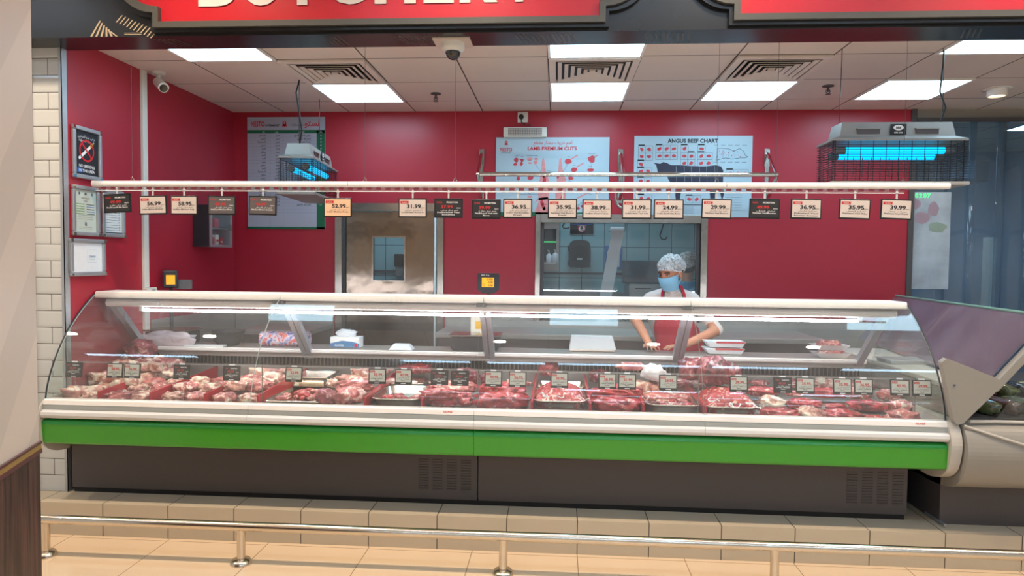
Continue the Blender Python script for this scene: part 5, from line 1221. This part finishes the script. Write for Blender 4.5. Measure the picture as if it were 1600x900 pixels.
M = Matrix.Translation((hx, .11, hz)) @ Matrix.Rotation(.5, 4, 'Z')
MB().box((-.052, -.025, -.06), (.052, .025, .07), 'dark_plastic', M).build('display_head', t, bevel=.01)
MB().box((-.028, -.027, -.035), (.032, -.025, .035), 'amber', M).build('display_screen', t)
MB().box((hx+.02, .14, hz-.07), (hx+.14, .16, hz+.0), 'grey_plastic').build('side_plate', t)
# bags and boxes
def ontop(o, px_, Y, rz=0, z=WZ): o.location = (wt(px_, Y), Y, z); o.rotation_euler.z = rz; return o
o = lump('plastic_bag', 'plastic_bag', (.19, .06, .055), 91, .4, 2.6, 30); tag(ontop(o, 262, 4.635, 0, WZ), 'crumpled clear plastic bag lying before the left scale', 'bag'); o.scale = (1, .55, 1)
t = tag(MB().box((-.14, -.03, 0), (.14, .03, .012), 'paper').build('paper_stack', bevel=.002), 'low stack of white wrapping paper right of the crumpled bag', 'paper stack'); ontop(t, 304, 4.635); t.location.x += .08
def basin(px_, Y, label, m, r=.11, h=.10):
    t = thing('basin', label, 'basin', (wt(px_, Y), Y, WZ))
    MB().lathe([(r*.6, 0), (r*.85, h*.35), (r, h), (r*1.04, h), (r*1.03, h+.004), (r*.98, h+.003), (r*.82, h*.36), (r*.55, .006)], m, seg=28).build('bowl', t); return t
basin(357, 4.75, 'dark round basin on the worktop left of the red blue pack', 'dark_plastic', .115, .10)
t = thing('sausage_pack', 'red and blue printed plastic pack lying behind the left glass seam', 'pack', (wt(446, 4.78), 4.78, WZ))
MB().prism(spline([(-.04, .0), (-.065, .03), (-.05, .085), (0, .10), (.05, .085), (.065, .03), (.04, 0), (-.04, 0)], 3), -.17, .17, 'x', 'pack_print').build('pack_body', t, bevel=.012)
t = thing('glove_box', 'open blue and white box of gloves on the worktop', 'box', (wt(542, 4.76), 4.76, WZ))
b = MB().box((-.105, -.05, 0), (.105, .05, .075), 'mask_white'); b.prism([(-.105, .002), (.105, .002), (.105, .03), (.05, .045), (-.02, .05), (-.105, .03)], -.0512, -.050, 'y', 'blue_box').rect(.07, .008, .09, .028, -.0518, 'ink_red'); b.text('GLOVES', -.04, .01, .018, 'ink_white', -.0518, bold=.02)
b.build('carton', t, bevel=.002)
o = lump('glove', 'mask_white', (.07, .025, .03), 95, .4, 3, 20); o.parent = t; o.location = (0, 0, .074)
t = thing('foam_tray', 'white upturned foam tray on the worktop edge', 'foam tray', (wt(628, 4.68), 4.68, WZ))
MB().add([(-.085, -.05, 0), (.085, -.05, 0), (.085, .05, 0), (-.085, .05, 0), (-.055, -.03, .04), (.055, -.03, .04), (.055, .03, .04), (-.055, .03, .04)], [(4, 5, 6, 7), (0, 1, 5, 4), (1, 2, 6, 5), (2, 3, 7, 6), (3, 0, 4, 7), (3, 2, 1, 0)], 'mask_white').build('tray_shell', t, bevel=.006)
t = thing('tissue_stack', 'large stack of white food bags behind the counter light, left of the worker', 'paper stack', (wt(926, 4.80), 4.80, WZ))
MB().box((-.165, -.055, 0), (.15, .055, .015), 'tag_card').prism([(-.165, .015), (.16, .015), (.135, .105), (-.15, .105)], -.05, .05, 'y', 'paper').build('bag_stack', t, bevel=.006)
for k, (dx, zz) in enumerate(((0, 0), (.005, .047))):
    t = thing('foam_tray', ('white foam tray with red label under the other, right of the worker', 'white foam tray stacked on top, right of the worker')[k], 'foam tray', (wt(1128, 4.80)+dx, 4.80, WZ+zz), 0, 'foam trays beside the worker')
    MB().add([(-.10, -.055, 0), (.12, -.055, 0), (.12, .055, 0), (-.10, .055, 0), (-.13, -.07, .04), (.14, -.07, .04), (.14, .07, .04), (-.13, .07, .04)], [(4, 5, 6, 7), (0, 1, 5, 4), (1, 2, 6, 5), (2, 3, 7, 6), (3, 0, 4, 7), (3, 2, 1, 0)], 'mask_white').build('tray_shell', t, bevel=.004)
    MB().box((-.06, -.0725, .030), (.13, -.0705, .042), 'cut_red').build('label_strip', t)
t0 = None
for k, zz in enumerate((0, .052)):
    t = thing('meat_tray', ('lower clear tray of pink sliced meat on the right of the worktop', 'upper clear tray of pink sliced meat stacked on the lower one')[k], 'tray', (wt(1297, 4.70)-.01*k, 4.70, WZ+zz), 0, 'stacked trays of sliced meat')
    MB().add([(-.075, -.045, 0), (.085, -.045, 0), (.085, .045, 0), (-.075, .045, 0), (-.115, -.065, .034), (.115, -.065, .034), (.115, .065, .034), (-.115, .065, .034)], [(0, 1, 5, 4), (1, 2, 6, 5), (2, 3, 7, 6), (3, 0, 4, 7), (3, 2, 1, 0)], 'clear_clip').build('tray_shell', t)
    o = lump('sliced_meat', 'meat_pink', (.075, .045, .032), 101+k, .4, 3.4, 30); o.parent = t; o.location = (0, 0, .006)

# ------------------------------------------------------------------ people
def V3(*a): return Vector(a)
def capsule(w, a, b, ra, rb, seg=14):
    a, b = Vector(a), Vector(b); d = (b-a); L_ = d.length; d.normalize()
    up = V3(0, 0, 1) if abs(d.z) < .9 else V3(0, 1, 0); x = d.cross(up).normalized(); y = d.cross(x).normalized(); V = []; prof = []
    for i in range(5): t_ = PI/2*i/4; prof.append((-math.cos(t_)*ra, math.sin(t_)*ra))
    for i in range(5): t_ = PI/2*i/4; prof.append((L_+math.sin(t_)*rb, math.cos(t_)*rb))
    for h_, r in prof:
        for k in range(seg): an = 2*PI*k/seg; V.append(a+d*h_+(x*math.cos(an)+y*math.sin(an))*max(r, .0005))
    n = len(prof); w.add(V, [(i*seg+k, i*seg+(k+1) % seg, (i+1)*seg+(k+1) % seg, (i+1)*seg+k) for i in range(n-1) for k in range(seg)]+[tuple(range(seg))[::-1], tuple(range((n-1)*seg, n*seg))], 'skin', True)
def hand(w, wrist, dirn, palm_n, s=1.0, side=1):
    """palm with five separate bent fingers resting on a surface"""
    d = Vector(dirn).normalized(); n = Vector(palm_n).normalized(); x = d.cross(n).normalized()*side
    c = Vector(wrist)
    for k in range(4): capsule(w, c+x*(k-1.5)*.011*s, c+d*.075*s+x*(k-1.5)*.020*s, .014*s, .011*s)
    for k, L_ in enumerate((.062, .074, .070, .052)):
        b = c+d*.078*s+x*(k-1.5)*.021*s; m = b+d*L_*.5*s-n*.004*s+x*(k-1.5)*.004; e = m+d*L_*.45*s+n*.014*s+x*(k-1.5)*.004
        capsule(w, b, m, .0088*s, .008*s, 10); capsule(w, m, e, .008*s, .0068*s, 10)
    b = c+d*.02*s-x*.022*s; m = b+d*.035*s-x*.028*s; e = m+d*.03*s-x*.008*s+n*.005
    capsule(w, b, m, .012*s, .010*s, 10); capsule(w, m, e, .0095*s, .008*s, 10)
def remesh(w, name, vox, mats, pick, smooth=6):
    me = bpy.data.meshes.new('tmp'); me.from_pydata([tuple(v) for v in w.v], [], w.f); me.update()
    o = bpy.data.objects.new('tmp', me); COL.objects.link(o)
    m = o.modifiers.new('r', 'REMESH'); m.mode = 'VOXEL'; m.voxel_size = vox
    s = o.modifiers.new('s', 'SMOOTH'); s.factor = .5; s.iterations = smooth
    dg = bpy.context.evaluated_depsgraph_get(); ev = o.evaluated_get(dg); me2 = bpy.data.meshes.new_from_object(ev); bpy.data.objects.remove(o); bpy.data.meshes.remove(me)
    me2.materials.clear()
    for k in mats: me2.materials.append(MATS[k])
    for p_ in me2.polygons: p_.use_smooth = True; p_.material_index = pick(p_.center)
    me2.name = name; o = bpy.data.objects.new(name, me2); COL.objects.link(o); return o
def person(label, base, head, face_yaw, tilt, sh_z, sh_w, arms, top='coat', kit=True, lean=0.0):
    """base: feet; head: centre of the skull; arms: [(elbow, wrist, hand dir)] in world coordinates"""
    t = thing('person', label, 'person', base)
    O = Vector(base); w = MB(); hc = Vector(head)-O
    pel = V3(0, .02, .80*(sh_z-O.z)/1.19); chest = V3(hc.x*.9, hc.y*.55+.03, sh_z-O.z-.12); neckb = V3(hc.x*.95+.01, hc.y+.045, sh_z-O.z+.01)
    # legs, shoes
    for s in (-1, 1):
        capsule(w, pel+V3(s*.085, 0, -.03), V3(s*.10, -.01, .43), .085, .055); capsule(w, V3(s*.10, -.01, .43), V3(s*.10, .02, .07), .055, .04); capsule(w, V3(s*.10, .03, .035), V3(s*.115, -.12, .03), .036, .032)
    for s in (-1, 1):
        capsule(w, pel+V3(s*.06, 0, 0), chest+V3(s*.075, 0, 0), .10, .115); capsule(w, chest+V3(s*.06, 0, 0), neckb+V3(s*.07, .01, -.075), .115, .072)
        capsule(w, neckb+V3(s*.03, .005, -.01), neckb+V3(s*sh_w, .0, -.055), .052, .056)
    capsule(w, neckb+V3(0, 0, -.06), hc+V3(0, .02, -.06), .058, .052)
    for s, (el, wr, hd) in zip((-1, 1), arms):
        sh = neckb+V3(s*sh_w, 0, -.058); el = Vector(el)-O; wr = Vector(wr)-O
        capsule(w, sh, el, .056, .044); capsule(w, el, wr, .041, .026)
        hand(w, wr+Vector(hd)*.01, hd, (0, 0, -1), 1.0, -s)
    R_ = Matrix.Translation(hc) @ Matrix.Rotation(face_yaw, 4, 'Z') @ Matrix.Rotation(tilt, 4, 'X')
    def E_(c, r): 
        m_ = MB().ell(c, r, 'skin', R_, 20, 14); w.add(m_.v, m_.f, 'skin', True)
    E_((0, .012, .03), (.076, .094, .088)); E_((0, -.030, -.035), (.058, .062, .075)); E_((0, -.052, -.082), (.028, .028, .022)); E_((0, -.02, .0), (.068, .075, .07))
    E_((0, -.098, -.022), (.012, .018, .014)); E_((0, -.088, -.002), (.008, .012, .026)); E_((0, -.085, -.052), (.022, .012, .010))
    for s in (-1, 1): E_((s*.076, .012, -.012), (.009, .02, .032)); E_((s*.045, -.060, -.02), (.020, .016, .018)); E_((s*.032, -.080, .022), (.022, .01, .008))
    hcz = hc.z
    def pick(c):
        if c.z > hcz-.085-.055 and (c-hc).length < .15 and c.z > neckb.z+.02+(.03 if (c-neckb).y > -.02 else .0): return 0
        for el, wr, hd in arms:
            el_, wr_ = Vector(el)-O, Vector(wr)-O; u = (wr_-el_); k = (c-el_).dot(u)/u.length_squared
            if k > (.05 if kit else .85) and (c-(el_+u*min(k, 1))).length < (.07 if k < 1 else .2) and c.z < el_.z+.08: return 0
        return 2 if c.z < pel.z-.05 else 1
    b = remesh(w, 'body', .0058, ['skin', top, 'trousers'], pick); b.parent = t
    def part(mb, name, par=t, bevel=0):
        o = mb.build(name, par, bevel=bevel); return o
    # eyes, brows, hair
    for s in (-1, 1):
        part(MB().ell((s*.031, -.0805, .006), (.013, .008, .006), 'mask_white', R_, 12, 8).ell((s*.031, -.0865, .005), (.006, .004, .0055), 'hair', R_, 10, 6), 'eye')
        part(MB().tube([R_ @ V3(s*.014, -.094, .024), R_ @ V3(s*.032, -.092, .029), R_ @ V3(s*.052, -.078, .022)], .0035, 'hair', 6), 'eyebrow')
        part(MB().tube([R_ @ V3(s*.016, -.0895, .010), R_ @ V3(s*.031, -.0905, .0135), R_ @ V3(s*.047, -.080, .008)], .0022, 'hair', 6), 'eyelid')
    def cap(scale, zcut, m, ruff=0, nz_=0):
        mb = MB(); seg, ring = 48, 20; V = []
        for i in range(ring+1):
            f = i/ring
            for k in range(seg):
                a = 2*PI*k/seg; front = -math.sin(a); zl = zcut+.022*front-.02*(1-abs(front)) if front > 0 else zcut-.05*(-front)
                th = f*math.acos(max(-1, min(1, (zl-.03)/(.088*scale)))); n = V3(math.sin(th)*math.cos(a), math.sin(th)*math.sin(a), math.cos(th))
                q = 1+ruff*(.5+.5*math.sin(f*PI))*(.6+noise.noise(n*3.2+V3(4, 4, 4)))+nz_*noise.noise(n*16); 
                if ruff and i >= ring-1: q *= .97
                V.append(V3(n.x*.080*scale*q, .012+n.y*.098*scale*q, .03+n.z*.090*scale*q))
        mb.add(V, [(i*seg+k, (i+1)*seg+k, (i+1)*seg+(k+1) % seg, i*seg+(k+1) % seg) for i in range(ring) for k in range(seg)], m, True, R_); return mb
    part(cap(1.03, .026 if kit else -.005, 'hair'), 'hair')
    part(cap(1.13, .028 if kit else .02, 'hair_net', .13, .06), 'hair_net')
    if not kit: part(cap(1.06, -.05, 'hair'), 'hair_bun')
    if kit:
        rim = []
        for k in range(41):
            a = 2*PI*k/40; front = -math.sin(a); zl = .028+.022*front-.02*(1-abs(front)) if front > 0 else .028-.05*(-front)
            th = math.acos(max(-1, min(1, (zl-.03)/(.0995)))); rim.append(R_ @ V3(math.sin(th)*math.cos(a)*.087, .012+math.sin(th)*math.sin(a)*.107, .03+math.cos(th)*.0995))
        part(MB().tube(rim, .004, 'mask_white', 6), 'net_band')
        mk = MB(); nx, ny = 22, 16; V = []
        for i in range(nx+1):
            for j in range(ny+1):
                u = i/nx*2-1; v_ = j/ny; a = u*1.18; z = -.008-.105*v_+.012*(abs(u))*(1-v_*2)*.5; bul = 1+.10*math.sin(PI*min(1, v_*1.05))*(1-u*u)
                rr = (.106+.012*(1-abs(u)*1.0)*(1-v_)) * bul * (1-.16*v_*(.4+abs(u)*.9))
                V.append(V3(math.sin(a)*rr*.86, .010-math.cos(a)*rr*1.06, z+.003*math.sin(v_*PI*8)))
        n2 = (ny+1)
        Fm = [(i*n2+j, i*n2+j+1, (i+1)*n2+j+1, (i+1)*n2+j) for i in range(nx) for j in range(ny)]
        mk.add(V, Fm, 'mask', True, R_); mk = part(mk, 'face_mask'); sm = mk.modifiers.new('thick', 'SOLIDIFY'); sm.thickness = .002
        for s in (-1, 1):
            e = MB().tube([R_ @ V3(s*.075, -.030, -.018), R_ @ V3(s*.080, .0, .012), R_ @ V3(s*.078, .02, .012), R_ @ V3(s*.079, .026, -.012), R_ @ V3(s*.079, .012, -.035), R_ @ V3(s*.068, -.03, -.088)], .0016, 'mask_white', 6); part(e, 'ear_loop')
        # collar, apron and straps
        part(MB().tube([neckb+V3(.062*math.cos(a), -.012+.062*math.sin(a)*1.0, .018-.028*max(0, -math.sin(a))) for a in [PI*1.5+.35+k*(2*PI-.7)/16 for k in range(17)]], .010, 'coat', 8), 'collar')
        fy = chest.y
        ap = MB(); V = []; lv = [(neckb.z-.17, .095, fy-.135), (chest.z-.05, .13, fy-.142), ((chest.z+pel.z)/2, .165, (fy+pel.y)/2-.135), (pel.z, .18, pel.y-.125), (pel.z-.30, .19, pel.y-.13)]
        cx_ = lambda z: pel.x+(chest.x-pel.x)*max(0, min(1.2, (z-pel.z)/(chest.z-pel.z)))
        for z, hw_, y in lv:
            for k in range(13): u = k/6-1; V.append((cx_(z)+u*hw_, y+.05*u*u, z))
        ap.add(V, [((i+1)*13+k, (i+1)*13+k+1, i*13+k+1, i*13+k) for i in range(4) for k in range(12)], 'apron', True); ap = part(ap, 'apron'); sm = ap.modifiers.new('thick', 'SOLIDIFY'); sm.thickness = .004
        for s in (-1, 1):
            st = MB(); P_ = [V3(cx_(lv[0][0])+s*.085, fy-.132, neckb.z-.175), V3(neckb.x+s*.085, neckb.y-.115, neckb.z-.09), V3(neckb.x+s*.078, neckb.y-.070, neckb.z-.008), V3(neckb.x+s*.062, neckb.y-.018, neckb.z+.052), V3(neckb.x+s*.05, neckb.y+.045, neckb.z+.045)]
            V = [p_+V3(-.011, -.004, 0) for p_ in P_]+[p_+V3(.011, -.004, 0) for p_ in P_]; st.add(V, [(i, 5+i, 6+i, i+1) for i in range(4)], 'apron'); 
            V = [p_+V3(s*-.013-.003, -.004, 0) for p_ in P_]+[p_+V3(s*-.013+.003, -.004, 0) for p_ in P_]; st.add(V, [(i, 5+i, 6+i, i+1) for i in range(4)], 'board_green')
            st = part(st, 'apron_strap'); sm = st.modifiers.new('thick', 'SOLIDIFY'); sm.thickness = .006
    return t
hp = at(1046, 424, Y=5.10)
hl, hr = at(1018, 543, Y=4.86), at(1036, 550, Y=4.80)
person('person in white coat, red apron, hair net and blue face mask leaning on the counter', (hp.x+.10, 5.22, ZP), (hp.x+.012, 5.10, hp.z-.012), -.80, .28, 1.385, .155,
       [((.575, 5.08, 1.20), (.655, 4.915, 1.04), (.12, -1, -.16)), ((1.16, 5.02, 1.13), (.90, 4.84, 1.04), (-1, -.22, -.14))])
hp = at(1076, 418, Y=6.5)
person('person in blue shirt and hair net, back turned, in the tiled back room', (hp.x+.02, 6.53, ZP), (hp.x-.01, 6.5, hp.z+.01), PI*.85, .1, 1.40, .15,
       [((hp.x-.25, 6.55, 1.12), (hp.x-.2, 6.66, .98), (.1, 1, -.1)), ((hp.x+.26, 6.55, 1.12), (hp.x+.2, 6.66, .98), (-.1, 1, -.1))], 'blue_shirt', False)

# ------------------------------------------------------------------ second counter at right
t2 = thing('corner_display_counter', 'beige corner counter with tilted tinted glass at the right edge', 'display counter', (2.6, 4.6, ZP))
O2 = Vector((2.6, 4.6, ZP))
def c2part(w, name, bevel=0, par=None): o = w.build(name, None, O2, bevel); o.location = (0, 0, 0); o.parent = par or t2; return o
c2part(MB().box((2.12, 3.86, ZP), (3.7, 5.4, .56), 'base_panel'), 'base_panel')
# bulging lower body: profile in Y, Z swept along X with a curved lip
pr_ = spline([(3.95, .40), (3.80, .42), (3.70, .47), (3.64, .56), (3.62, .66), (3.66, .76), (3.74, .80)], 5)
c2part(MB().prism(pr_+[(5.4, .80), (5.4, .40)], 2.12, 3.7, 'x', 'beige_plastic'), 'bumper_body', .004)
w = MB(); w.tube([(2.12, 3.665, .785), (2.25, 3.635, .745), (2.42, 3.615, .695), (2.6, 3.612, .66), (3.0, 3.612, .64)], .006, 'beige_light', 8); c2part(w, 'body_bead')
w = MB(); w.tube([(2.16, 3.69, .80), (2.3, 3.70, .802), (3.2, 3.70, .80)], .009, 'beige_light', 8); c2part(w, 'front_lip')
# triangular end cap
q = [at(x, y, Y=3.66) for x, y in ((1472, 566), (1480, 560), (1556, 590), (1566, 596), (1563, 606), (1505, 662), (1496, 664), (1490, 655))]
c2part(MB().prism([(p_.x, p_.z) for p_ in q][::-1], 3.66, 3.70, 'y', 'beige_plastic'), 'end_cap', .01)
q = [at(x, y, Y=3.665) for x, y in ((1479, 613),)][0]
w = MB(); sp_ = at(1491, 602, Y=3.66); w.tube([(sp_.x, 3.66, sp_.z), (sp_.x, 3.656, sp_.z)], .006, 'ink_grey', 8); c2part(w, 'screw')
# worktop slab running back, stays to the right of the long counter
w = MB().add([(2.115, 3.72, .945), (2.27, 3.72, .945), (2.50, 5.38, .945), (2.13, 5.38, .945), (2.115, 3.72, .975), (2.27, 3.72, .975), (2.50, 5.38, .975), (2.13, 5.38, .975)], [(3, 2, 1, 0), (4, 5, 6, 7), (0, 1, 5, 4), (1, 2, 6, 5), (2, 3, 7, 6), (3, 0, 4, 7)], 'beige_light')
c2part(w, 'worktop', .008)
c2part(MB().prism([(2.125, .80), (2.16, .80), (2.27, .944), (2.125, .944)][::-1], 3.75, 5.4, 'y', 'beige_plastic'), 'side_body', .004)
# tilted tinted pane with its frame
pb0, pb1 = V3(2.25, 3.72, 1.0), V3(2.56, 5.95, .985); pt0, pt1 = V3(2.55, 3.72, 1.355), V3(2.85, 5.95, 1.352)
n_ = (pb1-pb0).cross(pt0-pb0).normalized()*.004
V = [pb0-n_, pb1-n_, pt1-n_, pt0-n_, pb0+n_, pb1+n_, pt1+n_, pt0+n_]
c2part(MB().add(V, [(3, 2, 1, 0), (4, 5, 6, 7), (0, 1, 5, 4), (1, 2, 6, 5), (2, 3, 7, 6), (3, 0, 4, 7)], 'tint_glass'), 'tinted_glass')
w = MB().tube([pt0+V3(0, 0, .004), pt1+V3(0, 0, .004)], .009, 'glass_green', 8); c2part(w, 'glass_edge_trim')
def bar(w, a, b, r1, r2, m):
    a, b = Vector(a), Vector(b); d = (b-a).normalized(); n = V3(0, 1, 0); m2 = d.cross(n).normalized()
    V = [a-n*r1-m2*r2, a+n*r1-m2*r2, a+n*r1+m2*r2, a-n*r1+m2*r2]+[b-n*r1-m2*r2, b+n*r1-m2*r2, b+n*r1+m2*r2, b-n*r1+m2*r2]
    w.add(V, [(0, 1, 2, 3)[::-1], (4, 5, 6, 7), (0, 4, 5, 1)[::-1], (1, 5, 6, 2)[::-1], (2, 6, 7, 3)[::-1], (3, 7, 4, 0)[::-1]], m)
w = MB(); bar(w, pb0+V3(.028, -.01, -.03), pt0+V3(.028, -.01, -.03), .022, .022, 'beige_plastic'); c2part(w, 'glass_arm', .006)
w = MB(); k0 = pb0.lerp(pb1, .55); k1 = pt0.lerp(pt1, .55); bar(w, k0+V3(.02, 0, -.025), k1+V3(.02, 0, -.025), .02, .01, 'aluminium'); c2part(w, 'glass_bracket', .003)
# case opening and dark deck at right, with its far glass
c2part(MB().box((2.18, 3.74, .801), (3.7, 5.4, .812), 'dark_steel'), 'display_deck')
c2part(MB().prism([(2.30, .815), (3.62, .815), (3.62, 1.2), (2.56, 1.2)], 3.700, 3.706, 'y', 'side_glass'), 'end_glass')
w = MB().tube([(2.05, 5.83, 1.352), (2.4, 5.83, 1.352), (2.94, 5.86, 1.35)], .006, 'dark_steel', 8); 
t = tag(MB().box((-.16, -.08, 0), (.16, .08, .02), 'aluminium').box((-.17, -.09, .02), (.17, .09, .028), 'aluminium').build('oval_tray', bevel=.008), 'thin grey tray lying on the beige corner worktop', 'tray'); t.location = (2.30, 4.62, .976); t.rotation_euler.z = .1
for k in range(16):
    row = k // 8; px_ = 1528+(k % 8)*22
    q = at(px_, 640-row*16, Z=.83)
    rs = ('first', 'second', 'third', 'fourth', 'fifth', 'sixth', 'seventh', 'eighth')[k % 8]
    x_ = 2.32+(k % 8)*.12; y_ = 3.90+row*.24
    PR = proto('pack', lambda i: lump('film_pack', ('pack_green', 'pack_brown', 'pack_green', 'pack_dark')[i], (.13, .045, .045), 61+i, .25, 2.0, 22)) if k == 0 else PROTO['pack']
    src = PR[k % 4]; o = src if k < 4 else src.copy()
    if k >= 4: COL.objects.link(o)
    o.location = (x_, y_, .814+.05*row); o.rotation_euler.z = 1.9; tag(o, '%s glossy film pack in the %s row of the corner counter at right edge' % (rs, ('front', 'back')[row]), 'pack', 'film packs in the corner counter')
tag(MB().tube([(2.12, 4.0, .20), (2.12, 3.8, .205)], .008, 'aluminium', 8).build('metal_strip'), 'thin metal strip on the step in the gap between the counters', 'strip')

# ------------------------------------------------------------------ strip curtain and things behind
xs_ = 3.03
k = 0
t = thing('strip_curtain', 'clear blue grey plastic strip curtain at the right doorway', 'curtain', (4.1, 6.12, 2.84))
while xs_ < 5.2:
    w_ = .30; w = MB(); n = 7; V = []
    for zz in (2.84, 1.6, .3):
        for i in range(n): u = i/(n-1); V.append((xs_+u*w_-4.1, .018*math.sin(u*PI)*(1 if k % 2 else -1)+.012*(k % 2), zz-2.84))
    w.add(V, [((j+1)*n+i, (j+1)*n+i+1, j*n+i+1, j*n+i) for j in range(2) for i in range(n-1)], 'strip_pvc', True)
    o = w.build('plastic_strip', t); m_ = o.modifiers.new('thick', 'SOLIDIFY'); m_.thickness = .003
    xs_ += .235; k += 1
q0, q1 = at(1421, 300, Y=6.09), at(1481, 452, Y=6.09)
w = MB().box((q0.x, 6.088, q1.z), (q1.x, 6.091, q0.z), 'poster_film')
q = at(1422, 303, Y=6.087)
for i, ch in enumerate('E0207'): w.text(ch, q.x+.02+i*.034, q.z-.03, .05, 'green_led', 6.086, 'C', bold=.02)
for cx_, cz_, rx, rz_, m_ in ((.12, -.22, .07, .06, 'faint_pink'), (.20, -.14, .05, .07, 'faint_pink'), (.24, -.30, .08, .05, 'faint_green'), (.06, -.1, .04, .05, 'faint_pink')): blob(w, q0.x+cx_, q0.z+cz_, rx, rz_, m_, 6.0868, 12)
w = tag(w.build('hanging_poster', loc=(q0.x, 6.09, q1.z)), 'pale translucent sheet with pink and green blots and green lit digits beside the red wall', 'sheet')
# white upright and dark bulky shapes beyond the curtain
a = at(1540, 371, Y=7.0); b = at(1552, 470, Y=7.0)
tag(MB().box((a.x, 6.98, ZP), (b.x, 7.04, a.z), 'white_plastic').build('white_post', loc=(a.x, 7, ZP), bevel=.003), 'white upright post behind the strip curtain', 'post')
a = at(1455, 250, Y=7.8); b = at(1545, 283, Y=7.8)
t = thing('air_cooler', 'dark slatted air cooler seen through the strip curtain', 'cooler', ((a.x+b.x)/2, 7.9, b.z)); hw_ = (b.x-a.x)/2; h_ = a.z-b.z
MB().box((-hw_, -.1, 0), (hw_, .35, h_), 'dark_steel').build('cooler_body', t, bevel=.01)
w = MB()
for i in range(6): w.box((-hw_+.04, -.115, .03+i*(h_-.06)/6), (hw_-.15, -.10, .045+i*(h_-.06)/6), 'dim_wall')
w.build('slats', t)

# ------------------------------------------------------------------ floor guard rail
YG = 3.45
t = thing('trolley_guard_rail', 'low polished steel guard rail on short posts along the tiled step', 'guard rail', (0, YG, 0))
MB().tube([(-3.4, 0, .199), (5.0, 0, .199)], .0245, 'rail_steel', 24).build('rail_tube', t)
for px_ in (72, 377, 786, 1210):
    q = at(px_, 890, Y=YG)
    po = MB().tube([(q.x, 0, .001), (q.x, 0, .185)], .022, 'rail_steel', 20).build('post', t)
    MB().lathe([(.055, 0), (.055, .008), (.046, .022), (.024, .026)], 'rail_steel', (q.x, 0, .0005), 28).build('floor_flange', po)
q = at(1640, 890, Y=YG)
for x in (2.53, 3.9):
    po = MB().tube([(x, 0, .001), (x, 0, .185)], .022, 'rail_steel', 20).build('post', t)
    MB().lathe([(.055, 0), (.055, .008), (.046, .022), (.024, .026)], 'rail_steel', (x, 0, .0005), 28).build('floor_flange', po)
# red edged label on the near column
pv = P0-dr*.30

for key, lst in PROTO.items():
    for o in lst:
        if 'label' not in o: bpy.data.objects.remove(o)
